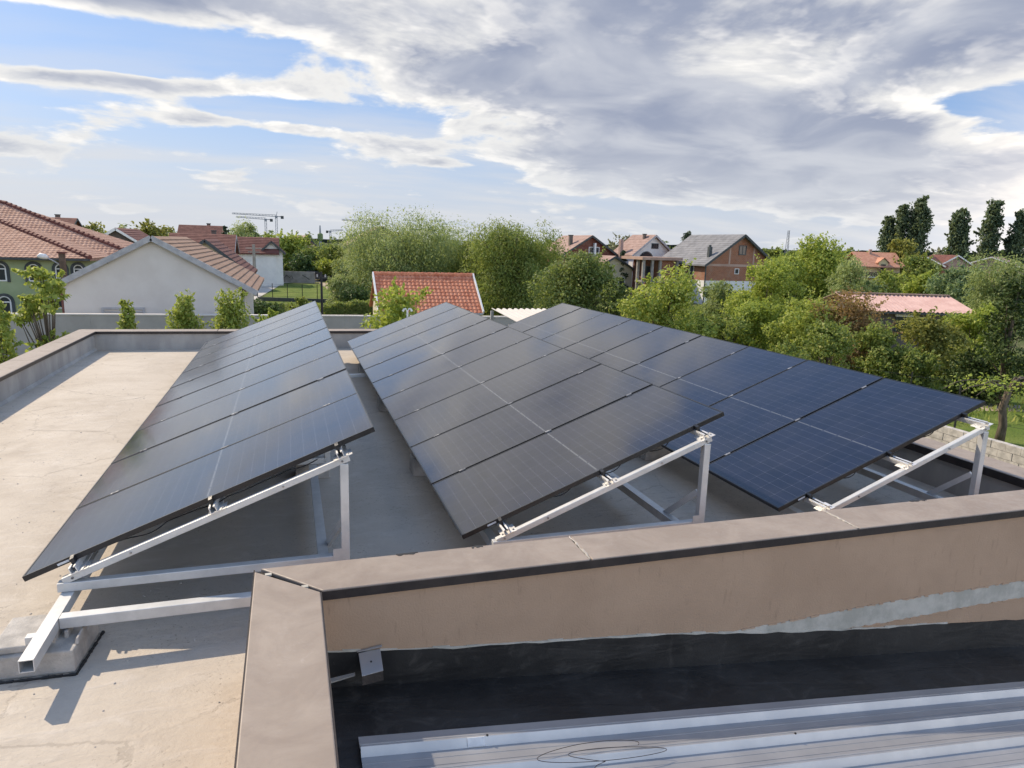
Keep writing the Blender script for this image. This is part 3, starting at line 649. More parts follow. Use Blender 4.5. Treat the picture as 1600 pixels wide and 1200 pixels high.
# ------------------------------------------------------------------ plant materials
def leaf_mat(name, a, b, c, trans=0.42, rough=0.55):
    m_ = bpy.data.materials.new(name); m_.use_nodes = True; m_.node_tree.nodes.clear(); MATS[name] = m_
    h = NG(m_.node_tree); out = h.node('ShaderNodeOutputMaterial')
    geo = h.node('ShaderNodeNewGeometry'); oi = h.node('ShaderNodeObjectInfo')
    r = geo.outputs['Random Per Island']
    cl = h.mix(h.step(r, 0.0, 0.75, smooth=False), a, b); cl = h.mix(h.step(r, 0.82, 0.98), cl, c)
    cl = h.mix(h.math('MULTIPLY', oi.outputs['Random'], 0.30), cl, b)
    p = h.node('ShaderNodeBsdfPrincipled'); h.put(p.inputs['Base Color'], cl); p.inputs['Roughness'].default_value = rough; p.inputs['Specular IOR Level'].default_value = 0.25
    t = h.node('ShaderNodeBsdfTranslucent'); h.put(t.inputs['Color'], h.mix(0.5, cl, (b[0] * 1.7, b[1] * 1.6, b[2] * 0.9)))
    mx = h.node('ShaderNodeMixShader'); mx.inputs[0].default_value = trans
    h.l.new(p.outputs[0], mx.inputs[1]); h.l.new(t.outputs[0], mx.inputs[2]); h.l.new(mx.outputs[0], out.inputs[0])
leaf_mat('leaf_mid', (0.126, 0.181, 0.046), (0.237, 0.298, 0.080), (0.417, 0.398, 0.125))
leaf_mat('leaf_bright', (0.181, 0.253, 0.051), (0.348, 0.408, 0.096), (0.555, 0.530, 0.176))
leaf_mat('leaf_yellow', (0.190, 0.261, 0.045), (0.331, 0.398, 0.085), (0.501, 0.524, 0.143))
leaf_mat('leaf_willow', (0.194, 0.261, 0.103), (0.307, 0.376, 0.155), (0.455, 0.501, 0.251))
leaf_mat('leaf_dark', (0.043, 0.082, 0.027), (0.082, 0.137, 0.043), (0.156, 0.215, 0.069), 0.25)
leaf_mat('leaf_maple', (0.096, 0.150, 0.046), (0.189, 0.243, 0.075), (0.333, 0.353, 0.125))
leaf_mat('leaf_olive', (0.170, 0.194, 0.049), (0.273, 0.285, 0.079), (0.387, 0.364, 0.114))
leaf_mat('leaf_red', (0.227, 0.140, 0.068), (0.342, 0.239, 0.114), (0.296, 0.319, 0.103))
leaf_mat('leaf_conifer', (0.031, 0.055, 0.031), (0.058, 0.088, 0.047), (0.098, 0.124, 0.058), 0.12)
leaf_mat('leaf_yew', (0.036, 0.062, 0.017), (0.065, 0.099, 0.026), (0.155, 0.182, 0.051), 0.18)
leaf_mat('leaf_greygreen', (0.137, 0.205, 0.103), (0.227, 0.307, 0.155), (0.342, 0.410, 0.227))
leaf_mat('leaf_bare', (0.227, 0.239, 0.160), (0.342, 0.342, 0.227), (0.296, 0.364, 0.160), 0.2)
leaf_mat('leaf_poplar', (0.10, 0.145, 0.085), (0.155, 0.205, 0.12), (0.20, 0.25, 0.14), 0.45)
mottled('bark', (0.075, 0.058, 0.042), (0.15, 0.12, 0.092), 9, 0.95, stretch=(1, 1, 0.25), bstr=0.6, bscale=30)

# ------------------------------------------------------------------ trees
def leaf_mesh(name, cen, nrm, tan, size, mat, asp=0.55):
    """one rhombus leaf spray per centre, as a single crown mesh"""
    n = len(cen)
    tan = tan - nrm * (tan * nrm).sum(1, keepdims=True); tan /= np.linalg.norm(tan, axis=1, keepdims=True) + 1e-9
    bit = np.cross(nrm, tan); s = size[:, None]
    v = np.empty((n, 4, 3)); v[:, 0] = cen - tan * s * 0.5; v[:, 2] = cen + tan * s * 0.5
    off = tan * s * 0.05 + nrm * s * 0.10
    v[:, 1] = cen + bit * s * asp * 0.5 - off; v[:, 3] = cen - bit * s * asp * 0.5 - off
    me = bpy.data.meshes.new(name); me.vertices.add(n * 4); me.vertices.foreach_set('co', v.astype(np.float32).ravel())
    me.loops.add(n * 4); me.loops.foreach_set('vertex_index', np.arange(n * 4, dtype=np.int32))
    me.polygons.add(n); me.polygons.foreach_set('loop_start', np.arange(0, n * 4, 4, dtype=np.int32))
    me.update(calc_edges=True); me.materials.append(MATS[mat]); return me
SPEC = {   # shape, leaf material, leaf size, clumps, clump radius (of width), leaves per m2 of clump skin, crown base (of height), sparse
    'young':   ('open', 'leaf_bright', 0.15, 34, 0.20, 17, 0.18),
    'upright': ('flame', 'leaf_bright', 0.11, 34, 0.26, 30, 0.04),
    'yellow':  ('round', 'leaf_yellow', 0.13, 34, 0.20, 17, 0.08),
    'dark':    ('round', 'leaf_dark', 0.15, 26, 0.23, 17, 0.03),
    'mid':     ('round', 'leaf_mid', 0.14, 34, 0.20, 17, 0.06),
    'brightmid': ('round', 'leaf_bright', 0.14, 34, 0.20, 17, 0.06),
    'bright':  ('round', 'leaf_bright', 0.15, 38, 0.17, 20, 0.08),
    'willow':  ('weep', 'leaf_willow', 0.24, 60, 0.18, 20, 0.06),
    'willow2': ('weep', 'leaf_mid', 0.24, 56, 0.18, 20, 0.05),
    'feather': ('flame', 'leaf_yellow', 0.20, 44, 0.21, 18, 0.05),
    'maple':   ('round', 'leaf_maple', 0.17, 50, 0.17, 18, 0.05),
    'olive':   ('round', 'leaf_olive', 0.16, 34, 0.20, 15, 0.06),
    'red':     ('round', 'leaf_red', 0.12, 34, 0.19, 14, 0.06),
    'greygreen': ('round', 'leaf_greygreen', 0.20, 34, 0.20, 12, 0.05),
    'conifer': ('cone', 'leaf_conifer', 0.30, 60, 0.16, 9, 0.02),
    'yew':     ('cone2', 'leaf_yew', 0.13, 56, 0.17, 17, 0.02),
    'bare':    ('open', 'leaf_bare', 0.22, 30, 0.16, 3.5, 0.25),
    'poplar':  ('column', 'leaf_poplar', 0.42, 110, 0.24, 18, 0.01),
}
def crown_shape(shape, H, W, n, cr, base, rg):
    """clump centres and radii filling the crown's outline"""
    out = []; R_ = W / 2; h0 = H * base
    if shape in ('weep', 'round', 'open'):
        # several uneven lobes, each a dome of clumps
        nl = 6 if shape == 'weep' else 5; lobes = []
        for k in range(nl):
            a = 2 * math.pi * (k + rg.uniform(-0.35, 0.35)) / nl; f = rg.uniform(0.30, 0.62) * R_; s_ = rg.uniform(0.36, 0.58) * R_
            lobes.append((f * math.cos(a), f * math.sin(a), h0 + (H - h0) * rg.uniform(0.30, 0.78), s_))
        lobes.append((rg.uniform(-0.1, 0.1) * R_, rg.uniform(-0.1, 0.1) * R_, H - 0.42 * R_, 0.42 * R_))
        lobes.append((0, 0, h0 + (H - h0) * 0.35, 0.62 * R_))
        for i in range(n):
            lx, ly, lz, s_ = lobes[i % len(lobes)]; u_ = rg.uniform(-0.55, 1.0); a = rg.uniform(0, 2 * math.pi); q = math.sqrt(1 - u_ * u_)
            r = cr * W * rg.choice((0.45, 0.6, 0.8, 1.1)) * rg.uniform(0.85, 1.15); e = s_ * rg.uniform(0.55, 1.08)
            vz = 1.25 if shape == 'weep' else 1.05
            z = min(max(lz + e * u_ * vz, h0 + 0.3 * r), H - 0.6 * r)
            out.append((lx + e * q * math.cos(a), ly + e * q * math.sin(a), z, r))
        for i in range(n // 3):      # skirt of low clumps so that the crown reaches the shrubs below
            a = rg.uniform(0, 2 * math.pi); r = cr * W * rg.uniform(0.7, 1.2); f = rg.uniform(0.35, 0.85) * R_
            if shape != 'open': out.append((f * math.cos(a), f * math.sin(a), h0 + (H - h0) * rg.uniform(0.05, 0.35), r))
        return out
    for i in range(n):
        a = rg.uniform(0, 2 * math.pi); t = (i + rg.random()) / n; r = cr * W * rg.uniform(0.75, 1.25)
        if shape == 'round' or shape == 'open':
            rad = math.sqrt(max(0.0, 1 - (2 * t - 0.92) ** 2 * 0.93)) * rg.uniform(0.45, 0.98) ** 0.6
            z = h0 + (H - h0) * (0.08 + 0.84 * t)
            r *= 1.0 - 0.25 * t
        elif shape == 'weep':
            rad = math.sqrt(max(0.0, 1 - (2 * t - 0.80) ** 2 * 0.62)) * rg.uniform(0.4, 1.0) ** 0.6
            z = h0 + (H - h0) * (0.06 + 0.88 * t)
        elif shape == 'flame':
            rad = (1.0 - 0.62 * t ** 1.4) * rg.uniform(0.2, 1.0) ** 0.55 * (0.72 + 0.28 * math.sin(math.pi * min(1, t * 1.6)))
            z = h0 + (H - h0) * (0.06 + 0.90 * t); r *= 1.05 - 0.55 * t
        elif shape == 'cone':
            rad = (1.0 - 0.92 * t) * rg.uniform(0.55, 1.0); z = h0 + (H - h0) * (0.04 + 0.93 * t); r *= 1.15 - 0.75 * t
        elif shape == 'cone2':
            rad = (1.0 - 0.75 * t ** 1.5) * rg.uniform(0.4, 1.0); z = h0 + (H - h0) * (0.04 + 0.90 * t); r *= 1.1 - 0.45 * t
        else:   # column
            rad = (0.35 + 0.65 * math.sin(math.pi * min(1, 0.16 + t * 0.80)) ** 0.8) * rg.uniform(0.2, 0.95); z = h0 + (H - h0) * (0.02 + 0.94 * t); r *= 1.05 - 0.50 * t
        rad *= max(0.05, R_ - r * 0.8)
        out.append((rad * math.cos(a), rad * math.sin(a), z, r))
    return out
TREES_MADE = 0
def tree(x, y, H, W, kind, name, label, group=None, far=False):
    W = W * {"upright": 1.15, "poplar": 0.88}.get(kind, 1.05)
    global TREES_MADE; TREES_MADE += 1
    shape, lm, ls, nc, cr, dens, base = SPEC[kind]
    dist = math.hypot(x - CAM.x, y - CAM.y); rg = random.Random(TREES_MADE * 17 + 3); npr = np.random.default_rng(TREES_MADE * 31 + 7)
    ls = max(ls, dist * 0.0034)                               # never finer than about two and a half pixels
    cl = crown_shape(shape, H, W, nc, cr, base, rg)
    root = empty(name, (x, y, ZG), rg.uniform(0, 6.28)); tag(root, label, 'conifer' if kind in ('conifer', 'yew') else ('bush' if 'bush' in name or 'shrub' in name else 'tree'), group)
    # trunk and limbs
    mb = MB(); th = H * (0.80 if shape in ('cone', 'column', 'cone2') else 0.55); tr = max(0.04, 0.016 * H + 0.010 * W)
    pts = [(rg.uniform(-1, 1) * 0.02 * H * (i / 4), rg.uniform(-1, 1) * 0.02 * H * (i / 4), th * i / 4) for i in range(5)]
    mb.tube(pts, [tr * (1.25 if i == 0 else 1 - 0.18 * i) for i in range(5)], 7)
    for c_ in cl[::2 if shape != 'open' else 1]:
        i = min(3, max(1, int(c_[2] / th * 2.2))); p0 = Vector(pts[i]); p1 = Vector(c_[:3])
        m_ = p0.lerp(p1, 0.5) + Vector((0, 0, -0.04 * H if shape in ('round', 'weep') else 0.02 * H))
        mb.tube([p0, m_, p1], [tr * 0.38, tr * 0.22, tr * 0.06], 5)
    mb.build('trunk', 'bark', root, smooth=True)
    cen = []; nr = []; tn = []
    for (cx, cy, cz, r) in cl:
        ry = 1.0; rz = 0.85
        if shape == 'weep': rz = 1.25
        if shape == 'flame': rz = 1.7
        if shape == 'column': rz = 2.0
        if shape in ('cone', 'cone2'): rz = 0.62
        area = 4 * math.pi * r * r * (0.6 + 0.4 * rz)
        n = int(area * dens * (0.16 / ls) ** 2 * 2.0) + 12
        n = min(n, 1300)
        d = npr.normal(size=(n, 3)); d /= np.linalg.norm(d, axis=1, keepdims=True)
        rad = (0.42 + 0.60 * npr.random((n, 1)) ** 0.55) * (1 + 0.07 * npr.normal(size=(n, 1)))
        p = d * rad * np.array([r, r * ry, r * rz]) + np.array([cx, cy, cz])
        if shape == 'weep':
            p[:, 2] -= 0.55 * r * npr.random(n) ** 2 * (np.hypot(d[:, 0], d[:, 1]))
        out_ = d + npr.normal(size=(n, 3)) * 0.65 + np.array([0, 0, 0.35])
        t_ = npr.normal(size=(n, 3))
        if shape == 'weep': t_ = t_ * 0.45 + np.array([0, 0, -1.0])
        if shape in ('flame', 'column'): t_ = t_ * 0.5 + np.array([0, 0, 1.0])
        cen.append(p); nr.append(out_ / np.linalg.norm(out_, axis=1, keepdims=True)); tn.append(t_)
    # leafy twigs that break the outline
    if shape in ('round', 'weep', 'open', 'flame', 'column', 'cone2'):
        for k in range(int(len(cl) * (3.2 if shape != 'open' else 2.0))):
            cx, cy, cz, r = cl[rg.randrange(len(cl))]
            d = npr.normal(size=3); d[2] = abs(d[2]) * (1.3 if shape in ('flame', 'column') else 0.7) + (0.5 if shape in ('flame', 'column') else 0.0); d /= np.linalg.norm(d)
            L_ = r * npr.uniform(1.1, 1.45 if shape == 'weep' else 1.7); m_ = 16; t_ = np.linspace(0.45, 1.0, m_)[:, None]
            p = np.array([cx, cy, cz]) + d * L_ * t_ + npr.normal(size=(m_, 3)) * 0.05 * r
            if shape == 'weep': p[:, 2] -= (0.55 * r * t_[:, 0] ** 2.5)
            else: p[:, 2] += 0.12 * r * t_[:, 0] ** 2
            o_ = npr.normal(size=(m_, 3)) + np.array([0, 0, 0.6]); q_ = npr.normal(size=(m_, 3)) * 0.7 + d
            cen.append(p); nr.append(o_ / np.linalg.norm(o_, axis=1, keepdims=True)); tn.append(q_)
    cen = np.concatenate(cen); nr = np.concatenate(nr); tn = np.concatenate(tn)
    cen[:, 2] *= H / np.percentile(cen[:, 2], 99.6); rr_ = np.hypot(cen[:, 0], cen[:, 1]); cen[:, :2] *= (W / 2) / np.percentile(rr_, 97.0)
    keep = cen[:, 2] > 0.02; cen, nr, tn = cen[keep], nr[keep], tn[keep]
    size = ls * npr.uniform(0.7, 1.35, len(cen))
    link('crown', leaf_mesh('crown', cen, nr, tn, size, lm, 0.34 if shape == 'weep' else 0.62), root)
    return len(cen)
TREES = [   # x, y, height, crown width, kind, name, label, group
    (-4.37, 16.17, 5.14, 1.56, 'young', 'young_tree', 'young broadleaf tree with an open crown beside the left parapet', None),
    (-3.98, 11.85, 4.61, 0.79, 'upright', 'leafy_shrub', 'leafy shrub cut by the left picture edge', None),
    (-3.97, 23.40, 3.73, 0.96, 'upright', 'upright_shrub', 'narrow upright shrub in front of the long low vent of the grey gable', 'upright shrubs along the garden wall'),
    (-2.02, 22.77, 3.97, 1.50, 'upright', 'upright_shrub', 'bushy upright shrub, middle one of the three below the grey gable', 'upright shrubs along the garden wall'),
    (-0.32, 22.23, 4.16, 1.59, 'upright', 'upright_shrub', 'bushy upright shrub below the right corner of the grey gable', 'upright shrubs along the garden wall'),
    (1.04, 20.74, 3.62, 1.53, 'yellow', 'low_bush', 'low yellow green bush peeping over the far parapet beside the left row', None),
    (5.04, 16.30, 4.76, 2.49, 'yellow', 'flowering_shrub', 'yellow green shrub in front of the orange tiled roof', None),
    (-0.62, 48.58, 1.77, 3.19, 'dark', 'dark_bush', 'dark bush beside the shed below the fenced lawn', None),
    (2.46, 49.69, 1.79, 1.89, 'mid', 'garden_bush', 'small leafy bush in front of the lawn fence', None),
    (7.29, 56.54, 2.31, 3.28, 'dark', 'dark_bush', 'dark evergreen bush behind the clipped hedge', None),
    (6.73, 63.02, 2.90, 3.61, 'willow', 'willow_shrub', 'pale green willow shrub to the left of the big willow', None),
    (13.78, 64.96, 8.59, 12.75, 'willow', 'willow_tree', 'large pale green willow behind the orange tiled roof', None),
    (10.33, 68.17, 6.54, 5.90, 'willow', 'willow_tree', 'lower left willow leaning on the large one, in front of the balcony house', None),
    (20.02, 54.55, 7.88, 9.32, 'willow2', 'willow_tree', 'tall fresh green tree right of the large willow', None),
    (18.04, 59.39, 6.46, 5.41, 'willow2', 'willow_tree', 'green tree wedged between the two tallest willows', None),
    (25.30, 61.26, 6.50, 4.46, 'willow2', 'leafy_tree', 'green tree left of the dark red brick house', None),
    (19.17, 36.97, 5.70, 5.94, 'maple', 'round_tree', 'rounded dark green tree above the far end of the right row', None),
    (20.24, 33.48, 4.15, 2.30, 'maple', 'round_tree', 'smaller green tree tucked against the rounded dark green tree', None),
    (16.81, 21.98, 5.34, 3.83, 'bright', 'maple_tree', 'bright green leafy tree in front of the unfinished building', None),
    (15.95, 23.30, 3.61, 1.41, 'bright', 'leafy_bush', 'bright green bush left of the bright leafy tree', None),
    (18.38, 21.47, 3.31, 1.91, 'mid', 'leafy_bush', 'green bush below the white brick house beside the right row', None),
    (-30.27, 136.88, 7.64, 6.15, 'olive', 'far_tree', 'olive tree behind the hip roof, left of the small gable', None),
    (-20.87, 133.86, 8.25, 6.83, 'olive', 'far_tree', 'olive rounded tree behind the dark red roofs on the left', None),
    (-3.69, 107.33, 8.13, 6.31, 'willow', 'far_tree', 'feathery tree below the pair of cranes', None),
    (-6.36, 100.84, 7.47, 2.32, 'conifer', 'far_conifer', 'slim dark conifer left of the feathery tree under the cranes', None),
    (1.63, 121.38, 7.04, 7.65, 'yellow', 'far_tree', 'yellow green tree to the right of the white gabled house', None),
    (5.80, 117.94, 5.08, 6.02, 'mid', 'far_tree', 'green tree below the antenna tower', None),
    (9.04, 110.60, 5.23, 5.10, 'mid', 'far_tree', 'green tree left of the balcony house', None),
    (3.75, 108.10, 3.77, 4.92, 'dark', 'far_bush', 'dark green bush behind the graffiti wall', None),
    (-1.00, 99.12, 3.50, 4.11, 'dark', 'far_bush', 'dark shrub in front of the white gabled house', None),
    (7.26, 106.97, 3.31, 4.92, 'yellow', 'far_bush', 'yellow green bush above the parked cars', None),
    (0.73, 111.17, 2.47, 4.01, 'mid', 'far_bush', 'green bush left of the graffiti wall', None),
    (9.85, 97.73, 4.14, 4.19, 'willow', 'far_bush', 'pale bush at the foot of the balcony house', None),
    (16.91, 158.48, 7.83, 6.70, 'dark', 'far_tree', 'dark far tree behind the balcony house', None),
    (-0.76, 120.05, 4.77, 4.30, 'mid', 'far_tree', 'green far tree behind the white gabled house', None),
    (57.35, 108.73, 8.56, 5.24, 'bare', 'bare_tree', 'grey half bare tree between the red brick house and the white house', None),
    (42.01, 76.90, 5.82, 2.30, 'conifer', 'dark_conifer', 'dark conifer beside the white house with orange roof', None),
    (64.51, 99.08, 9.14, 4.94, 'conifer', 'dark_conifer', 'dark conifer behind the unfinished building', None),
    (43.75, 107.85, 7.27, 3.93, 'dark', 'far_tree', 'dark far tree left of the red brick house', None),
    (40.24, 52.26, 3.35, 3.37, 'willow', 'pale_tree', 'pale grey green tree against the white wall of the brick house', None),
    (44.31, 44.65, 7.43, 6.56, 'feather', 'feathery_tree', 'tall yellow green feathery tree on the right', None),
    (40.57, 43.75, 5.89, 3.70, 'feather', 'feathery_tree', 'yellow green tree leaning left of the tall feathery one', None),
    (42.28, 39.00, 5.80, 3.93, 'willow', 'pale_tree', 'grey green tree right of the tall feathery one', None),
    (28.68, 30.76, 5.83, 4.21, 'yellow', 'spindle_tree', 'yellow tinged green tree in front of the brick house gable', None),
    (25.57, 27.56, 3.53, 3.11, 'yellow', 'garden_tree', 'yellow green tree below the brick house gable, behind the right row', None),
    (23.88, 27.05, 2.89, 2.70, 'mid', 'garden_tree', 'green tree between the bright maple and the yellow green one', None),
    (26.62, 25.12, 3.89, 3.61, 'brightmid', 'garden_tree', 'fresh green tree in the middle of the right hand hedge row', None),
    (28.15, 23.58, 4.34, 3.51, 'red', 'red_shrub', 'reddish brown shrub at the left end of the pink roof', None),
    (24.45, 20.57, 3.25, 2.82, 'mid', 'garden_tree', 'green tree in front of the reddish shrub', None),
    (28.37, 21.41, 3.00, 3.01, 'mid', 'garden_tree', 'green tree in front of the pink roofed house', None),
    (32.20, 22.28, 3.36, 3.19, 'olive', 'garden_tree', 'olive green tree right of the pink roofed house window', None),
    (35.97, 23.17, 3.67, 3.03, 'yellow', 'garden_tree', 'yellow green tree at the right end of the pink roof', None),
    (30.01, 16.68, 5.48, 2.11, 'yew', 'dark_conifer', 'large dark conifer at the right picture edge', None),
    (29.63, 17.86, 2.15, 2.19, 'yew', 'dark_conifer', 'dark bushy conifer above the vine trunk', None),
    (28.97, 20.17, 1.95, 2.33, 'mid', 'garden_bush', 'green bush at the edge of the right lawn', None),
    (21.32, 19.48, 2.45, 2.11, 'mid', 'garden_bush', 'green bush along the middle panels of the right row', None),
    (75.95, 68.10, 4.22, 4.19, 'bright', 'round_bush', 'bright green ball shaped bush below the yellow house', None),
    (101.68, 91.34, 9.04, 7.33, 'olive', 'far_tree', 'olive tree in front of the poplar clump', None),
    (96.38, 82.54, 6.33, 6.12, 'mid', 'far_tree', 'green tree between the yellow house and the row of brick houses', None),
    (71.62, 58.98, 4.24, 4.48, 'yellow', 'far_bush', 'yellow green bush right of the ball shaped bush', None),
    (69.90, 53.23, 5.56, 6.64, 'greygreen', 'far_tree', 'grey green tree in front of the row of brick houses', None),
    (61.03, 41.38, 6.32, 5.65, 'willow', 'willow_tree', 'pale round willow at the right below the poplars', None),
    (70.09, 65.78, 2.96, 2.89, 'dark', 'far_bush', 'dark bush left of the ball shaped bush', None),
    (76.50, 92.08, 6.86, 4.19, 'mid', 'far_tree', 'green far tree right of the brick house roof', None),
    (167.27, 141.69, 8.67, 6.92, 'bare', 'far_tree', 'thin far tree between the poplar clump and the single poplars', None),
    (143.67, 128.27, 19.69, 6.50, 'poplar', 'poplar_tree', 'tallest dark poplar of the clump on the right', 'dark poplars on the right skyline'),
    (141.68, 131.00, 17.97, 5.33, 'poplar', 'poplar_tree', 'middle dark poplar of the clump on the right', 'dark poplars on the right skyline'),
    (140.44, 133.50, 15.33, 4.75, 'poplar', 'poplar_tree', 'shortest dark poplar at the left of the clump', 'dark poplars on the right skyline'),
    (153.15, 125.22, 17.35, 5.57, 'poplar', 'poplar_tree', 'single dark poplar right of the clump', 'dark poplars on the right skyline'),
    (160.12, 122.98, 19.46, 5.57, 'poplar', 'poplar_tree', 'slender dark poplar, second from the right picture edge', 'dark poplars on the right skyline'),
    (164.69, 119.41, 17.05, 5.51, 'poplar', 'poplar_tree', 'dark poplar at the right picture edge', 'dark poplars on the right skyline'),
]
NL = 0
for a_ in TREES: NL += tree(*a_)
print('leaves', NL)
# ------------------------------------------------------------------ house materials
mottled('wall_taupe', (0.34, 0.315, 0.285), (0.40, 0.37, 0.335), 0.8, 0.9)
mottled('render_grey', (0.60, 0.555, 0.51), (0.65, 0.61, 0.565), 0.8, 0.9)
mottled('render_white', (0.66, 0.66, 0.65), (0.74, 0.74, 0.72), 0.8, 0.9)
mottled('render_cream', (0.55, 0.50, 0.37), (0.62, 0.57, 0.44), 0.8, 0.9)
mottled('render_yellow', (0.60, 0.47, 0.26), (0.68, 0.55, 0.33), 0.8, 0.9)
mottled('render_green', (0.29, 0.35, 0.20), (0.35, 0.41, 0.245), 0.7, 0.9)
mottled('render_pink', (0.36, 0.245, 0.195), (0.44, 0.31, 0.25), 0.8, 0.9)
mottled('render_dark', (0.11, 0.095, 0.085), (0.15, 0.13, 0.115), 1.2, 0.9)
mottled('trim_dark', (0.05, 0.06, 0.065), (0.08, 0.09, 0.09), 4, 0.7)
mottled('trim_white', (0.72, 0.72, 0.70), (0.80, 0.80, 0.78), 4, 0.5)
mottled('verge_grey', (0.32, 0.32, 0.33), (0.42, 0.42, 0.43), 3, 0.4)
mottled('tile_terracotta', (0.35, 0.20, 0.145), (0.45, 0.285, 0.215), 2.2, 0.8)
mottled('tile_salmon', (0.42, 0.20, 0.13), (0.52, 0.28, 0.19), 2.0, 0.8)
mottled('tile_orange', (0.45, 0.155, 0.085), (0.58, 0.25, 0.15), 3.0, 0.7)
mottled('tile_brown', (0.235, 0.150, 0.105), (0.31, 0.205, 0.15), 2.0, 0.8)
mottled('tile_red', (0.125, 0.05, 0.042), (0.185, 0.08, 0.065), 1.6, 0.8)
mottled('tile_grey', (0.17, 0.175, 0.19), (0.24, 0.245, 0.26), 1.2, 0.75)
mottled('tile_faded', (0.30, 0.205, 0.175), (0.38, 0.27, 0.235), 1.4, 0.8)
mottled('sheet_pink', (0.50, 0.325, 0.29), (0.58, 0.40, 0.36), 1.2, 0.5)
mottled('concrete', (0.24, 0.225, 0.205), (0.33, 0.31, 0.285), 1.6, 0.9)
mottled('road_concrete', (0.42, 0.40, 0.37), (0.52, 0.50, 0.46), 0.5, 0.9)
mottled('dirt', (0.33, 0.27, 0.19), (0.42, 0.35, 0.26), 0.8, 0.95)
mottled('lawn', (0.10, 0.15, 0.030), (0.16, 0.20, 0.05), 0.6, 0.95, bscale=12, bdist=0.1, bstr=0.8, spec=0.1)
mottled('iron', (0.02, 0.021, 0.022), (0.035, 0.035, 0.035), 5, 0.6)
mottled('wood_pole', (0.10, 0.075, 0.055), (0.16, 0.12, 0.09), 4, 0.9)
mottled('far_steel', (0.22, 0.24, 0.27), (0.27, 0.29, 0.32), 0.5, 0.6)
mottled('car_dark', (0.03, 0.032, 0.036), (0.05, 0.052, 0.056), 3, 0.3, spec=0.5)
h = new_mat('window_glass'); finish(h, (0.030, 0.036, 0.045), 0.08, 0, 0.6)
def brick_mat(name, a, b, mo, sx=0.26, sz=0.13):
    h = new_mat(name); t = h.node('ShaderNodeTexCoord'); x, y, z = h.sep(t.outputs['Object'])
    br = h.node('ShaderNodeTexBrick'); h.put(br.inputs['Vector'], h.xyz(h.math('ADD', x, y), z, 0.0))
    br.inputs['Color1'].default_value = (*a, 1); br.inputs['Color2'].default_value = (*b, 1); br.inputs['Mortar'].default_value = (*mo, 1)
    br.inputs['Scale'].default_value = 1.0; br.inputs['Brick Width'].default_value = sx; br.inputs['Row Height'].default_value = sz; br.inputs['Mortar Size'].default_value = 0.012
    n = h.noise(t.outputs['Object'], 1.1, 5, 0.65)
    finish(h, h.mix(h.math('MULTIPLY', h.step(n, 0.45, 0.72), 0.55), br.outputs['Color'], (0.33, 0.235, 0.18)), 0.9, 0, 0.2, br.outputs['Fac'], 0.4, 0.02)
brick_mat('brick_orange', (0.33, 0.125, 0.062), (0.26, 0.095, 0.05), (0.34, 0.27, 0.21))
brick_mat('brick_dark', (0.19, 0.062, 0.045), (0.15, 0.05, 0.038), (0.19, 0.12, 0.09))

# ------------------------------------------------------------------ house builders
def tiles(poly, o, U_, V_, tw, tl, amp, name, mat, parent):
    """rolled clay tiles over a planar roof face: poly is (u, v) corners, U along the eave, V up the slope"""
    o = Vector(o); U_ = Vector(U_).normalized(); V_ = Vector(V_).normalized(); N_ = U_.cross(V_).normalized()
    if N_.z < 0: N_ = -N_
    pu = [p[0] for p in poly]; pv = [p[1] for p in poly]
    def inside(u, v):
        c = False; j = len(poly) - 1
        for i in range(len(poly)):
            if (poly[i][1] > v) != (poly[j][1] > v) and u < (poly[j][0] - poly[i][0]) * (v - poly[i][1]) / (poly[j][1] - poly[i][1]) + poly[i][0]: c = not c
            j = i
        return c
    mb = MB(); prof = [(0, 0.15), (0.25, 0.9), (0.5, 1.0), (0.75, 0.35), (1.0, 0.15)]
    v = min(pv)
    while v < max(pv) - tl * 0.3:
        u = min(pu)
        while u < max(pu) - tw * 0.3:
            if inside(u + tw / 2, v + tl / 2):
                i0 = len(mb.v)
                for vv, lift in ((v - tl * 0.08, amp * 1.1), (v + tl, amp * 0.25)):
                    for f, hgt in prof: mb.v.append(tuple(o + U_ * (u + f * tw) + V_ * vv + N_ * (hgt * amp + lift)))
                for f, hgt in prof: mb.v.append(tuple(o + U_ * (u + f * tw) + V_ * (v - tl * 0.08) + N_ * (hgt * amp * 0.4)))
                for k in range(4):
                    mb.f.append((i0 + k, i0 + k + 1, i0 + 6 + k, i0 + 5 + k)); mb.f.append((i0 + 10 + k, i0 + 11 + k, i0 + k + 1, i0 + k))
            u += tw
        v += tl
    me = bpy.data.meshes.new(name); me.from_pydata(mb.v, [], mb.f); me.materials.append(MATS[mat])
    return stuff(link(name, me, parent))
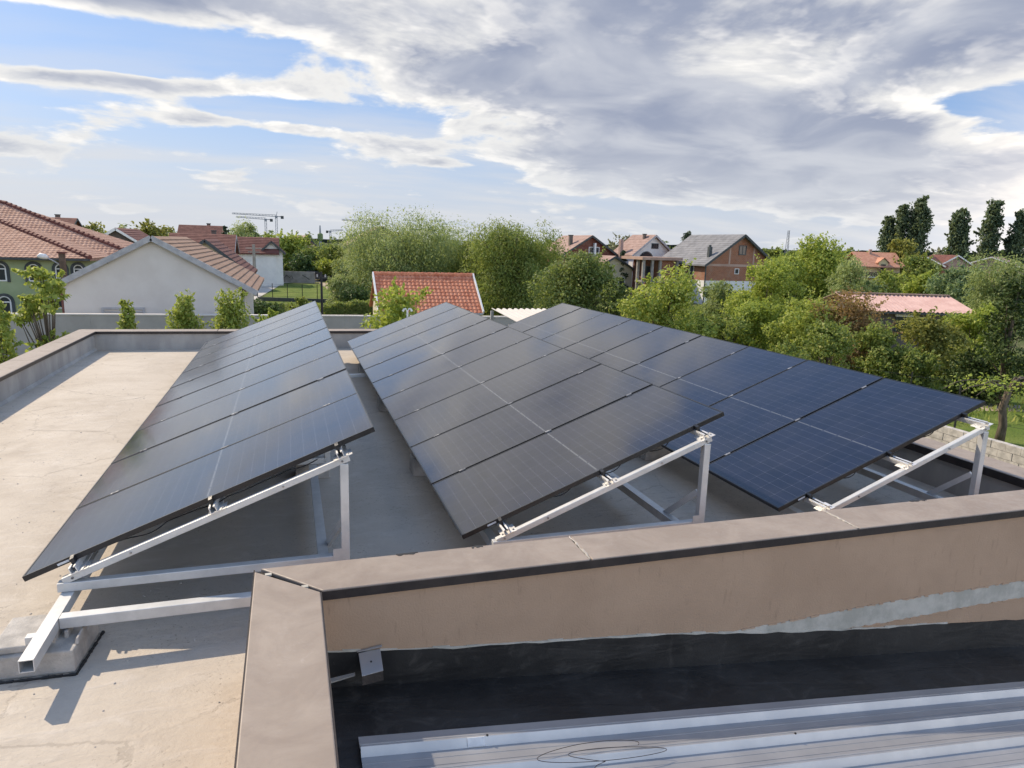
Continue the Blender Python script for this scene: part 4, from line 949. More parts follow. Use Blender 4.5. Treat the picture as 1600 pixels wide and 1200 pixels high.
def window(parent, face, a, z, w, hh, frame='trim_white', arch=False, at_=0.0, mull=1, pane='window_glass'):
    """face '-y': a is x, at_ is the wall plane y; face '-x': a is y, at_ is the wall plane x"""
    def P3(s, zz, dpt): return (s, at_ - dpt, zz) if face == '-y' else (at_ - dpt, s, zz)
    def slab(mb, s0, s1, z0, z1, d0, d1):
        mb.hexa([P3(s0, z0, d1), P3(s1, z0, d1), P3(s1, z0, d0), P3(s0, z0, d0), P3(s0, z1, d1), P3(s1, z1, d1), P3(s1, z1, d0), P3(s0, z1, d0)])
    fr = MB(); b = min(0.09, w * 0.12)
    slab(fr, a - w / 2, a - w / 2 + b, z, z + hh, 0.0, 0.05); slab(fr, a + w / 2 - b, a + w / 2, z, z + hh, 0.0, 0.05)
    slab(fr, a - w / 2 + b, a + w / 2 - b, z, z + b, 0.0, 0.05)
    if not arch: slab(fr, a - w / 2 + b, a + w / 2 - b, z + hh - b, z + hh, 0.0, 0.05)
    for k in range(mull):
        s = a - w / 2 + w * (k + 1) / (mull + 1); slab(fr, s - b * 0.35, s + b * 0.35, z + b, z + hh - (0 if arch else b), 0.002, 0.045)
    if arch:
        slab(fr, a - w / 2 + b, a + w / 2 - b, z + hh - b * 0.5, z + hh + b * 0.3, 0.002, 0.048)
        for k in range(8):
            t0, t1 = math.pi * k / 8, math.pi * (k + 1) / 8; r0, r1 = w / 2 - b * 0.6, w / 2
            q = [(a + r0 * math.cos(t0), z + hh + r0 * math.sin(t0)), (a + r1 * math.cos(t0), z + hh + r1 * math.sin(t0)), (a + r1 * math.cos(t1), z + hh + r1 * math.sin(t1)), (a + r0 * math.cos(t1), z + hh + r0 * math.sin(t1))]
            fr.hexa([P3(s, zz, 0.06) for s, zz in q] + [P3(s, zz, 0.0) for s, zz in q])
    f = fr.build('window', frame, parent)
    pn = MB()
    if arch:
        prof = [(a - w / 2 + b, z + b), (a + w / 2 - b, z + b)] + [(a + (w / 2 - b) * math.cos(math.pi * k / 10), z + hh + (w / 2 - b) * math.sin(math.pi * k / 10)) for k in range(11)]
        i = len(pn.v); pn.v += [P3(s, zz, 0.02) for s, zz in prof] + [P3(s, zz, 0.004) for s, zz in prof]; n = len(prof)
        pn.f.append(tuple(range(n))); pn.f += [(k, (k + 1) % n, n + (k + 1) % n, n + k) for k in range(n)]
    else: slab(pn, a - w / 2 + b, a + w / 2 - b, z + b, z + hh - b, 0.004, 0.02)
    pn.build('pane', pane, f)
    return f
def gable_house(name, label, x, y, rz, w, d, eave, ridge, wall, roof, ov=0.45, verge='trim_white', chim=None, base=None, split=None, cat='house'):
    """gable end faces local -y at the origin's plane; ridge runs along +y; heights above the ground"""
    t = empty(name, (x, y, ZG), rz); tag(t, label, cat)
    hw = w / 2
    if split:
        MB().box(-hw - 0.02, hw + 0.02, -0.02, d + 0.02, 0, split).build('lower_wall', base, t)
        MB().prism([(-hw, split), (hw, split), (hw, eave), (0, ridge), (-hw, eave)], 'y', 0, d).build('wall', wall, t)
    else:
        MB().prism([(-hw, 0), (hw, 0), (hw, eave), (0, ridge), (-hw, eave)], 'y', 0, d).build('wall', wall, t)
    k = (ridge - eave) / hw; th = 0.14
    for s in (-1, 1):
        e = hw + ov; z0 = ridge + 0.03; ze = ridge + 0.03 - k * e
        r_ = MB().hexa([(0, -ov, z0), (s * e, -ov, ze), (s * e, d + ov, ze), (0, d + ov, z0), (0, -ov, z0 + th), (s * e, -ov, ze + th), (s * e, d + ov, ze + th), (0, d + ov, z0 + th)]).build('roof', roof, t)
        n = max(6, int(math.hypot(e, z0 - ze) / 0.38))      # courses stand proud of each other
        rc = MB()
        for i in range(n):
            f0, f1 = i / n, (i + 1) / n
            rc.hexa([(s * e * f0, -ov, z0 + th - k * e * f0 + 0.004), (s * e * f1, -ov, z0 + th - k * e * f1 + 0.004), (s * e * f1, d + ov, z0 + th - k * e * f1 + 0.004), (s * e * f0, d + ov, z0 + th - k * e * f0 + 0.004),
                     (s * e * f0, -ov, z0 + th - k * e * f0 + 0.008), (s * e * f1, -ov, z0 + th - k * e * f1 + 0.055), (s * e * f1, d + ov, z0 + th - k * e * f1 + 0.055), (s * e * f0, d + ov, z0 + th - k * e * f0 + 0.008)])
        stuff(rc.build('roof_courses', roof, t))
        MB().bar((0, -ov - 0.02, z0 + 0.02), (s * e, -ov - 0.02, ze + 0.02), 0.05, 0.24).build('verge_board', verge, t)
    if chim:
        cx, cy, ch, cw = chim; zz = ridge - abs(cx) * k - 0.2
        c_ = MB().box(cx - cw / 2, cx + cw / 2, cy - cw / 2, cy + cw / 2, zz, zz + ch).build('chimney', 'render_dark', t)
        MB().box(cx - cw / 2 - 0.06, cx + cw / 2 + 0.06, cy - cw / 2 - 0.06, cy + cw / 2 + 0.06, zz + ch, zz + ch + 0.1).build('chimney_cap', 'trim_dark', c_)
    return t
def hip_faces(x0, x1, y0, y1, ze, zr, run=None):
    """four planar faces of a hip roof: (corners in 3-D, eave start, eave direction, up-slope direction)"""
    b = (y1 - y0) / 2; r_ = run or b; A = Vector((x0, y0, ze)); B = Vector((x1, y0, ze)); C_ = Vector((x1, y1, ze)); D_ = Vector((x0, y1, ze)); E = Vector((x0 + r_, y0 + b, zr)); F_ = Vector((x1 - r_, y0 + b, zr))
    return [(A, B, F_, E), (B, C_, F_), (C_, D_, E, F_), (D_, A, E)]

# ------------------------------------------------------------------ green house with hipped tile roof (far left)
gh = empty('green_house', (-16, 51, ZG)); tag(gh, 'green rendered house with arched windows under a terracotta hipped roof', 'house')
def ghp(mb, nm, mt, par=None):
    o = mb.build(nm, mt, par or gh)
    if par is None: o.location = -Vector(gh.location)
    return o
ghp(MB().box(-25.4, -10.45, 45.5, 57.5, ZG, 0.62), 'wall', 'render_green')
ghp(MB().box(-33, -10.0, 52.0, 62.4, ZG, 0.62), 'wall', 'render_green')
for rect, ze, zr, run in (((-25.9, -10.0, 45.0, 58.0), 0.50, 2.75, 7.0), ((-38.0, -8.4, 51.2, 63.0), 0.52, 4.05, 9.8)):
    fs = hip_faces(*rect, ze, zr, run)
    ghp(MB().poly([v + Vector((0, 0, 0.02)) for v in fs[0]]).poly(fs[1]).poly(fs[2]).poly(fs[3]).box(rect[0], rect[1], rect[2], rect[3], ze - 0.14, ze - 0.002), 'roof', 'tile_terracotta')
    for fi in (0, 1):
        f = fs[fi]; o_ = f[0]; U_ = (f[1] - f[0]); L_ = U_.length; U_ = U_.normalized()
        top = f[2]; V_ = (top - o_) - U_ * (top - o_).dot(U_); V_.normalize()
        poly = [((p - o_).dot(U_), (p - o_).dot(V_)) for p in f]
        tt = tiles(poly, o_, U_, V_, 0.27, 0.32, 0.03, 'roof_tiles', 'tile_terracotta', gh); tt.location = -Vector(gh.location)
    caps = MB()
    for (a, b) in ((fs[0][1], fs[1][2]), (fs[0][0], fs[3][2]), (fs[0][3], fs[0][2])):
        n = max(1, int((b - a).length / 0.42))
        for i in range(n):
            p = a.lerp(b, i / n); q = a.lerp(b, (i + 1.1) / n); caps.tube([p + Vector((0, 0, 0.10)), q + Vector((0, 0, 0.06))], [0.16, 0.12], 6)
    stuff(ghp(caps, 'ridge_caps', 'tile_red'))
    ghp(MB().bar((rect[0], rect[2] - 0.06, ze - 0.07), (rect[1], rect[2] - 0.06, ze - 0.07), 0.12, 0.12), 'gutter', 'trim_dark')
gw = empty('tmp', (0, 0, 0)); bpy.data.objects.remove(gw)
for (wx, wz, ww, wh) in ((-14.95, -0.95, 0.62, 0.75), (-13.2, -0.95, 0.62, 0.75), (-11.78, -0.75, 0.55, 0.60), (-10.80, -0.75, 0.52, 0.60), (-14.9, -3.0, 0.7, 0.8), (-11.95, -2.6, 0.6, 0.65)):
    f = window(gh, '-y', wx + 16, wz - ZG, ww, wh, 'trim_white', True, 45.5 - 51, 0)
    sur = MB(); r0, r1 = ww / 2 + 0.02, ww / 2 + 0.17; cz = wz - ZG + wh
    for k in range(10):
        t0, t1 = math.pi * k / 10, math.pi * (k + 1) / 10
        q = [(wx + 16 + r0 * math.cos(t0), cz + r0 * math.sin(t0)), (wx + 16 + r1 * math.cos(t0), cz + r1 * math.sin(t0)), (wx + 16 + r1 * math.cos(t1), cz + r1 * math.sin(t1)), (wx + 16 + r0 * math.cos(t1), cz + r0 * math.sin(t1))]
        sur.hexa([(s, -5.58, zz) for s, zz in q] + [(s, -5.5, zz) for s, zz in q])
    for s in (-1, 1): sur.box(wx + 16 + (s * r0 if s > 0 else -r1), wx + 16 + (r1 if s > 0 else -r0), -5.58, -5.5, wz - ZG - 0.05, cz)
    sur.build('surround', 'trim_dark', f)

# ------------------------------------------------------------------ grey gabled shed
sh = empty('gabled_shed', (-4.53, 33.0, ZG)); tag(sh, 'shed with a plain grey gable end and brown tiled roof behind the garden wall', 'shed')
pk = 1.97 - ZG; hw = 3.9; ke = 0.555; ev = pk - 0.10 - ke * hw
MB().prism([(-hw, 0), (hw, 0), (hw, ev), (0, pk - 0.10), (-hw, ev)], 'y', 0, 12).build('wall', 'render_grey', sh)
for s in (-1, 1):
    e = 4.62; z0 = pk - 0.08; ze = z0 - ke * e
    MB().hexa([(0, -0.22, z0), (s * e, -0.22, ze), (s * e, 12.2, ze), (0, 12.2, z0), (0, -0.22, z0 + 0.08), (s * e, -0.22, ze + 0.08), (s * e, 12.2, ze + 0.08), (0, 12.2, z0 + 0.08)]).build('roof', 'render_dark', sh)
    MB().bar((0, -0.25, z0 + 0.03), (s * (e + 0.02), -0.25, ze + 0.03), 0.06, 0.26).build('verge_board', 'verge_grey', sh)
    n = 15; dv = Vector((s * e, 0, -ke * e)) / n
    cm = MB().hexa([(0, 0, 0.085), (dv.x * 1.06, 0, dv.z * 1.06 + 0.085), (dv.x * 1.06, 12.35, dv.z * 1.06 + 0.085), (0, 12.35, 0.085), (0, 0, 0.115), (dv.x * 1.06, 0, dv.z * 1.06 + 0.165), (dv.x * 1.06, 12.35, dv.z * 1.06 + 0.165), (0, 12.35, 0.115)]).mesh('tile_course'); cm.materials.append(MATS['tile_brown'])
    for i in range(n):
        c_ = link('tile_course', cm, sh); c_.location = (dv.x * i, -0.20, z0 + dv.z * i)
for (px_, pz_) in ((-2.0, 0.85), (1.98, 0.85), (3.25, 0.16), (-3.82, -0.22)):
    MB().box(px_ - 0.08, px_ + 0.08, -0.14, 0.0, pz_ - ZG - 0.16, pz_ - ZG).build('purlin_end', 'trim_dark', sh)
vf = MB(); zt = -1.38 - ZG
vf.box(-2.35, -0.5, -0.10, 0, zt - 0.1, zt).box(-2.35, -2.25, -0.10, 0, zt - 0.75, zt - 0.1).box(-0.6, -0.5, -0.10, 0, zt - 0.75, zt - 0.1).box(-2.25, -0.6, -0.07, 0, zt - 0.24, zt - 0.19)
vo_ = vf.build('window', 'verge_grey', sh); MB().box(-2.25, -0.6, -0.03, -0.004, zt - 0.75, zt - 0.1).build('pane', 'render_grey', vo_)
MB().box(hw + 0.02, hw + 0.12, 0.1, 0.2, 0, ev - 0.3).build('downpipe', 'verge_grey', sh)
MB().box(-hw - 0.10, -hw - 0.01, 0.0, 0.6, 0, ev - 0.1).build('corner_strip', 'tile_red', sh)

# ------------------------------------------------------------------ garden wall
gwl = empty('garden_wall', (0, 30, ZG)); tag(gwl, 'long grey rendered garden wall with a thin pale cap behind the far parapet', 'wall')
wa, wb = Vector((-14.0, 1.0, 0)), Vector((15.0, -1.25, 0)); d_ = (wb - wa).normalized(); nn = Vector((-d_.y, d_.x, 0)); nseg = 8
for i in range(nseg):
    p = wa.lerp(wb, i / nseg); q = wa.lerp(wb, (i + 1) / nseg) - d_ * 0.006
    MB().bar(p + Vector((0, 0, 1.26)), q + Vector((0, 0, 1.26)), 0.2, 2.52).build('panel', 'wall_taupe', gwl)
    MB().bar(p + Vector((0, 0, 2.55)), q + Vector((0, 0, 2.55)), 0.28, 0.055).build('cap', 'render_grey', gwl)

# ------------------------------------------------------------------ orange tiled outbuilding
ob = empty('tiled_outbuilding', (9.1, 34.0, ZG)); tag(ob, 'small building with a bright orange clay tile roof and white verge', 'outbuilding')
x0_, x1_ = -2.85, 2.9; zr_, zev = 0.24 - ZG, -1.72 - ZG
MB().prism([(0.15, 0), (4.0, 0), (4.0, zev - 0.05), (2.1, zr_ - 0.15), (0.15, zev + 0.05)], 'x', x0_ + 0.15, x1_ - 0.15).build('wall', 'render_cream', ob)
MB().hexa([(x0_, -0.4, zev - 0.1), (x1_, -0.4, zev - 0.1), (x1_, 2.1, zr_ - 0.06), (x0_, 2.1, zr_ - 0.06), (x0_, -0.4, zev - 0.02), (x1_, -0.4, zev - 0.02), (x1_, 2.1, zr_), (x0_, 2.1, zr_)]).build('roof', 'tile_orange', ob)
MB().hexa([(x0_, 2.1, zr_ - 0.06), (x1_, 2.1, zr_ - 0.06), (x1_, 4.6, zev - 0.1), (x0_, 4.6, zev - 0.1), (x0_, 2.1, zr_), (x1_, 2.1, zr_), (x1_, 4.6, zev - 0.02), (x0_, 4.6, zev - 0.02)]).build('roof', 'tile_orange', ob)
sl2 = math.hypot(2.5, zr_ - zev)
tiles([(0, 0), (x1_ - x0_, 0), (x1_ - x0_, sl2), (0, sl2)], (x0_, -0.4, zev - 0.015), (1, 0, 0), (0, 2.5, zr_ - zev), 0.23, 0.285, 0.042, 'roof_tiles', 'tile_orange', ob)
cp = MB()
for i in range(15):
    cp.tube([(x0_ + i * 0.39, 2.1, zr_ + 0.05), (x0_ + (i + 1.08) * 0.39, 2.1, zr_ + 0.035)], [0.13, 0.11], 7)
stuff(cp.build('ridge_caps', 'tile_orange', ob))
for xx in (x0_ - 0.05, x1_ + 0.05): MB().bar((xx, -0.45, zev + 0.02), (xx, 2.1, zr_ + 0.06), 0.08, 0.22).build('verge_board', 'trim_white', ob)
MB().bar((x0_, -0.47, zev - 0.05), (x1_, -0.47, zev - 0.05), 0.12, 0.1).build('gutter', 'verge_grey', ob)

# ------------------------------------------------------------------ white corrugated canopy beyond the parapet
cn = empty('corrugated_canopy', (9.5, 18.5, ZG)); tag(cn, 'white corrugated canopy sheet beyond the far corner of the roof', 'canopy')
cv = MB(); n = 44; za, zb = 3.58, 3.82
for i in range(n + 1):
    xx = -1.0 + 2.4 * i / n; dz_ = 0.028 * (1 if i % 4 in (0, 1) else -1)
    cv.v += [(xx + 0.22, -1.5, za + dz_), (xx, 1.0, zb + dz_)]
for i in range(n): cv.f.append((2 * i, 2 * i + 2, 2 * i + 3, 2 * i + 1))
o = cv.build('sheet', 'render_grey', cn); sm = o.modifiers.new('thickness', 'SOLIDIFY'); sm.thickness = 0.012
for xx in (-1.0, 1.5):
    for yy, zz in ((-1.3, za), (0.9, zb)): MB().box(xx - 0.05, xx + 0.05, yy - 0.05, yy + 0.05, 0, zz - 0.06).build('post', 'verge_grey', cn)

# ------------------------------------------------------------------ brick and white house (right of centre)
bh_ = gable_house('brick_house', 'gabled house with bare orange brick above a white ground floor and grey roof', 52.0, 66.5, 0.0, 9.0, 10.5, 4.75, 7.95, 'brick_orange', 'tile_grey', 0.55, 'trim_dark', None, 'render_white', 2.75)
for (s_, z_, w_, h_, fr_) in ((0.15, 5.75, 1.0, 1.1, 'trim_dark'), (-0.4, 3.55, 0.6, 0.65, 'trim_white'), (-0.4, 0.9, 0.8, 0.7, 'trim_dark'), (2.2, 0.6, 2.4, 0.9, 'trim_dark')): window(bh_, '-y', s_, z_, w_, h_, fr_, False, 0.0 if z_ > 2.75 else -0.02, 1 if w_ > 0.7 else 0)
for (s_, z_) in ((3.0, 3.2), (6.6, 3.2)): window(bh_, '-x', s_, z_, 0.9, 1.25, 'trim_white', False, -4.5, 0)
for (s_, z_) in ((3.0, 0.75), (6.6, 0.75)): window(bh_, '-x', s_, z_, 1.0, 1.3, 'trim_dark', False, -4.52, 0)
for xx in (-1.5, 1.75): MB().box(xx - 0.11, xx + 0.11, -0.025, 0.0, 4.6, 6.6).build('concrete_column', 'render_pink', bh_)
MB().box(-4.5, 4.5, -0.03, 0.0, 4.40, 4.68).build('concrete_belt', 'render_pink', bh_)
MB().tube([(-4.65, -0.15, 0), (-4.65, -0.15, 4.4)], 0.08, 8).build('downpipe', 'trim_dark', bh_)
cz_ = MB().box(-3.9, -3.5, 0.6, 1.0, 4.9, 6.6).build('chimney', 'trim_dark', bh_)
MB().tube([(-3.7, 0.8, 6.6), (-3.7, 0.8, 6.8)], 0.15, 8).build('chimney_cap', 'trim_dark', cz_)

# ------------------------------------------------------------------ white house with orange roof
wh_ = gable_house('white_house', 'white rendered gabled house with an orange roof and dark balcony arch', 48.1, 80.3, R(8), 6.4, 4.5, 5.45, 7.85, 'render_white', 'tile_faded', 0.45, 'verge_grey', (-0.7, 1.2, 0.9, 0.35))
window(wh_, '-y', 0.2, 6.2, 1.15, 0.7, 'trim_dark', False, 0.0, 2)
window(wh_, '-y', -1.1, 3.55, 2.4, 1.1, 'trim_dark', True, 0.0, 0)
window(wh_, '-y', 0.9, 0.9, 1.0, 1.3, 'trim_dark', True, 0.0, 0)
MB().box(-2.5, 0.4, -0.5, 0.0, 3.35, 3.5).build('balcony', 'concrete', wh_)
MB().box(-2.5, 0.4, -0.52, -0.47, 3.5, 4.2).build('balcony_rail', 'trim_dark', wh_)
MB().box(-3.9, -3.45, 2.0, 2.45, 3.9, 7.3).build('chimney', 'tile_faded', wh_)

# ------------------------------------------------------------------ dark red brick house
rh = gable_house('red_brick_house', 'dark red brick gabled house with a faded pink roof', 40.2, 83.0, 0.0, 7.4, 9.5, 5.2, 7.55, 'brick_dark', 'tile_faded', 0.5, 'trim_dark', (-2.1, 2.0, 1.6, 0.45))
window(rh, '-y', 0.5, 5.35, 1.55, 0.85, 'trim_white', False, 0.0, 1)
MB().box(0.35, 0.6, -0.5, 0.0, 5.0, 6.7).build('flue', 'trim_white', rh)
window(rh, '-x', 3.0, 3.2, 1.0, 1.1, 'trim_white', False, -3.7, 0)
lw_ = gable_house('lower_wing', 'low cream wing with a faded roof in front of the red brick house', 40.6, 76.5, 0.0, 5.2, 5.0, 3.5, 5.0, 'render_cream', 'tile_faded', 0.5, 'trim_dark')
window(lw_, '-y', 1.2, 1.6, 0.9, 1.0, 'trim_white', False, 0.0, 0)

# ------------------------------------------------------------------ unfinished brick building
uf = empty('unfinished_building', (44.1, 71.3, ZG)); tag(uf, 'unfinished flat topped building of brick and concrete columns left of the brick house', 'building')
MB().box(-0.9, 2.6, 1.6, 5.0, 0, 4.85).build('wall', 'brick_dark', uf)
MB().box(0.2, 2.6, 0.2, 1.6, 2.45, 4.85).build('wall', 'brick_orange', uf)
MB().box(-2.5, 2.9, -0.4, 5.2, 4.87, 5.2).build('roof_slab', 'render_pink', uf)
MB().box(-2.3, 2.6, -0.2, 1.6, 2.2, 2.42).build('floor_slab', 'concrete', uf)
for xx, yy in ((-2.1, 0.0), (-0.95, 0.0), (0.1, 0.0), (2.4, 0.0), (-2.1, 1.4)):
    for z0, z1 in ((0, 2.19), (2.43, 4.86)): MB().box(xx - 0.15, xx + 0.15, yy - 0.15, yy + 0.15, z0, z1).build('column', 'concrete', uf)
window(uf, '-y', -0.5, 2.7, 0.9, 1.4, 'trim_dark', False, 1.6, 0)

# ------------------------------------------------------------------ balcony house behind the willow
bk = gable_house('balcony_house', 'pinkish gabled house with a dark balcony left of the large willow', 14.4, 97.0, 0.0, 8.2, 9, 5.7, 8.05, 'render_pink', 'tile_faded', 0.5, 'trim_dark', (2.8, 3, 1.2, 0.4))
MB().box(-3.9, -0.6, -1.0, 0, 3.25, 3.4).build('balcony', 'concrete', bk); MB().box(-3.9, -0.6, -1.02, -0.97, 3.4, 4.35).build('balcony_rail', 'trim_dark', bk)
window(bk, '-y', -1.6, 4.35, 0.9, 1.2, 'trim_dark', False, 0, 0); window(bk, '-y', -2.4, 1.6, 0.9, 1.1, 'trim_dark', False, 0, 0)

# ------------------------------------------------------------------ pink roofed house behind the right hand garden
pk_ = empty('pink_roof_house', (38.4, 29.0, ZG), R(-18)); tag(pk_, 'low dark walled house with a pale pink corrugated roof', 'house')
MB().prism([(0, 0), (5.2, 0), (5.2, 2.85), (2.6, 3.5), (0, 2.85)], 'x', -3.5, 3.0).build('wall', 'render_dark', pk_)
for sg in (0, 1):
    rf = MB(); n = 108
    for i in range(n + 1):
        xx = -3.9 + 7.3 * i / n; dz_ = 0.035 * math.cos(2 * math.pi * i / 4)
        rf.v += [(xx, -0.55 if sg == 0 else 5.75, 2.83 + dz_), (xx - (0.0), 2.6, 3.66 + dz_)]
    for i in range(n): rf.f.append((2 * i, 2 * i + 2, 2 * i + 3, 2 * i + 1))
    o = rf.build('roof', 'sheet_pink', pk_); sm = o.modifiers.new('thickness', 'SOLIDIFY'); sm.thickness = 0.02
MB().bar((-3.9, 2.6, 3.72), (3.4, 2.6, 3.72), 0.30, 0.06).build('ridge_cap', 'tile_faded', pk_)
MB().bar((-3.9, -0.5, 2.72), (3.4, -0.5, 2.72), 0.06, 0.12).build('fascia', 'trim_dark', pk_)
window(pk_, '-y', -0.7, 1.3, 1.05, 1.2, 'trim_dark', False, 0.0, 0)
MB().box(-1.3, -0.1, -0.12, 0.0, 2.48, 2.66).build('shutter_box', 'trim_white', pk_)

# ------------------------------------------------------------------ yellow house and the row at the right
yh = empty('yellow_house', (95.6, 89.5, ZG), R(-18)); tag(yh, 'yellow two storey house with a red roof, dormer and balcony below the poplars', 'house')
MB().prism([(0, 0), (7.5, 0), (7.5, 4.5), (3.2, 6.35), (0, 4.5)], 'x', -3.0, 3.2).build('wall', 'render_yellow', yh)
for y0, y1, za, zb in ((-0.7, 3.2, 4.25, 6.6), (8.2, 3.2, 4.25, 6.6)):
    MB().hexa([(-3.6, y0, za), (3.8, y0, za), (3.8, y1, zb), (-3.6, y1, zb), (-3.6, y0, za + 0.15), (3.8, y0, za + 0.15), (3.8, y1, zb + 0.15), (-3.6, y1, zb + 0.15)]).build('roof', 'tile_salmon', yh)
dm = MB().prism([(-0.55, 4.0), (0.95, 4.0), (0.95, 5.1), (0.2, 5.75), (-0.55, 5.1)], 'y', -0.35, 2.2).build('dormer', 'render_yellow', yh)
for s in (-1, 1): MB().hexa([(0.2, -0.5, 5.8), (0.2 + s * 1.0, -0.5, 4.95), (0.2 + s * 1.0, 2.4, 4.95), (0.2, 2.4, 5.8), (0.2, -0.5, 5.92), (0.2 + s * 1.0, -0.5, 5.07), (0.2 + s * 1.0, 2.4, 5.07), (0.2, 2.4, 5.92)]).build('dormer_roof', 'tile_salmon', dm)
window(yh, '-y', 0.2, 3.3, 0.8, 1.5, 'trim_dark', False, -0.35, 0)
MB().box(-3.0, 3.2, -1.3, 0, 2.6, 2.75).build('balcony', 'render_white', yh); MB().box(-3.0, 3.2, -1.3, -1.26, 2.75, 3.5).build('balcony_rail', 'wood_pole', yh)
for xx in (-1.4, 1.9): window(yh, '-y', xx, 0.8, 1.0, 1.2, 'trim_dark', False, 0, 0)
MB().box(-0.9, -0.5, 2.6, 3.0, 6.3, 7.2).build('chimney', 'render_pink', yh)
for k, (xx, yy, w_, d2, ev_, rd_, lab) in enumerate(((121.5, 104.5, 6.5, 8, 4.6, 6.2, 'brownish gabled house at the left end of the far right row'), (126.5, 102.0, 6.5, 8, 4.7, 6.6, 'brick gabled house in the middle of the far right row'), (133.0, 100.0, 9.0, 8, 4.9, 6.5, 'flat reddish house at the right end of the far right row'))):
    t = gable_house('row_house', lab, xx, yy, R(-60 if k != 1 else -18), w_, d2, ev_, rd_, 'render_pink' if k else 'brick_dark', 'tile_red' if k < 2 else 'tile_faded', 0.4, 'trim_white'); t['group'] = 'brick houses in the far right row'
    window(t, '-y', 0.6, 2.9, 1.1, 1.1, 'trim_white', False, 0, 0)

# ------------------------------------------------------------------ houses behind the shed, far left
for (nm, lab, xx, yy, rz, w_, d2, ev_, rd_, wl_, rf_, fr_) in (
    ('small_gable_house', 'small grey gabled house with a dark red roof behind the hip roof', -15.1, 78.0, 0.0, 4.6, 11, 5.0, 6.5, 'render_dark', 'tile_red', 'trim_white'),
    ('long_red_roof_house', 'house with a long dark red roof behind the shed ridge', -4.6, 88.0, R(90), 8.0, 6.5, 4.3, 6.2, 'render_cream', 'tile_red', 'verge_grey'),
    ('stepped_roof_house', 'cream house with a red tiled roof sloping down right behind the shed', -4.5, 56.0, 0.0, 6.0, 9.5, 3.3, 5.7, 'render_cream', 'tile_red', 'trim_dark'),
    ('cottage', 'cottage with a broad red roof slope behind the utility pole', 0.2, 96.0, R(90), 6.0, 5.6, 4.2, 6.0, 'render_white', 'tile_red', 'trim_dark'),
    ('white_gable_house', 'narrow white gable end right of the broad red roof slope', -0.3, 93.6, 0.0, 2.6, 4.5, 4.4, 5.6, 'render_white', 'tile_red', 'trim_dark'),
    ('distant_house', 'tiny distant house with a reddish gable below the antenna tower', 5.3, 150, R(20), 5.0, 7, 4.6, 6.7, 'render_pink', 'tile_faded', 'trim_dark'),
    ('chimney_house', 'far house with a tall chimney above the dark red roofs', -8.0, 118.0, R(90), 8.0, 6, 5.4, 7.6, 'render_dark', 'tile_red', 'trim_dark'),
    ('antenna_house', 'far brown roof just above the hip roof on the left', -25.5, 105.0, R(90), 9.0, 9, 5.6, 7.8, 'render_pink', 'tile_red', 'trim_dark')):
    t = gable_house(nm, lab, xx, yy, rz, w_, d2, ev_, rd_, wl_, rf_, 0.4, fr_, (1.2, 2.2, 1.3, 0.5) if nm in ('chimney_house', 'long_red_roof_house', 'antenna_house') else None)
    if w_ < 4: continue
    window(t, '-y', -0.9, ev_ - 1.5, 1.0, 1.1, 'trim_white', False, 0, 0)
    window(t, '-y', 1.1, ev_ - 1.5, 1.0, 1.1, 'trim_white', False, 0, 0)

# ------------------------------------------------------------------ street, lawn, fences, poles
def sheet_on_ground(name, pts, lift, mat): return structure(MB().poly([(x, y, ZG + lift) for x, y in pts]).build(name, mat))
sheet_on_ground('road', [(-6.5, 64), (-2.2, 64), (1.0, 99), (10, 108), (26, 108), (26, 114), (6, 114), (-3, 104)], 0.004, 'road_concrete')
sheet_on_ground('lawn', [(-1.6, 66), (8.5, 62.5), (10.5, 96), (0.9, 97.5)], 0.008, 'lawn')
sheet_on_ground('dirt_path', [(6.6, 78), (9.6, 76), (11.5, 100), (5.8, 101)], 0.012, 'dirt')
sheet_on_ground('garden_lawn', [(19.2, -6), (60, -6), (60, 22), (30, 27), (19.2, 24)], 0.006, 'lawn')
sheet_on_ground('garden_path', [(19.2, 18.5), (32, 15.2), (32, 16.4), (19.2, 19.8)], 0.010, 'dirt')
gf = empty('graffiti_wall', (2.9, 100.0, ZG), R(-17)); tag(gf, 'short grey concrete wall with dark scrawls beyond the lawn', 'wall')
MB().box(-2.45, 2.45, -0.1, 0.1, 0, 1.6).build('slab', 'concrete', gf)
MB().tube([(-1.9, -0.105, 0.6), (-1.5, -0.105, 1.05), (-1.1, -0.105, 0.7), (-0.8, -0.105, 1.0), (-0.6, -0.105, 0.5)], 0.035, 5).build('scrawl', 'iron', gf); MB().tube([(0.7, -0.105, 1.1), (1.2, -0.105, 0.85), (1.7, -0.105, 0.5)], 0.045, 5).build('scrawl', 'iron', gf)
lf = empty('lawn_fence', (3.3, 67.5, ZG)); tag(lf, 'thin wire fence on a low dark base in front of the lawn', 'fence')
fa, fb_ = Vector((-4.6, 1.6, 0)), Vector((5.2, -1.6, 0))
for i in range(8):
    p = fa.lerp(fb_, i / 7); MB().tube([p, p + Vector((0, 0, 1.75))], 0.035, 6).build('post', 'iron', lf)
for z in (0.5, 0.9, 1.3, 1.65): MB().tube([fa + Vector((0, 0, z)), fb_ + Vector((0, 0, z))], 0.008, 4).build('wire', 'iron', lf)
MB().bar(fa + Vector((0, 0, 0.18)), fb_ + Vector((0, 0, 0.18)), 0.2, 0.36).build('base', 'trim_dark', lf)
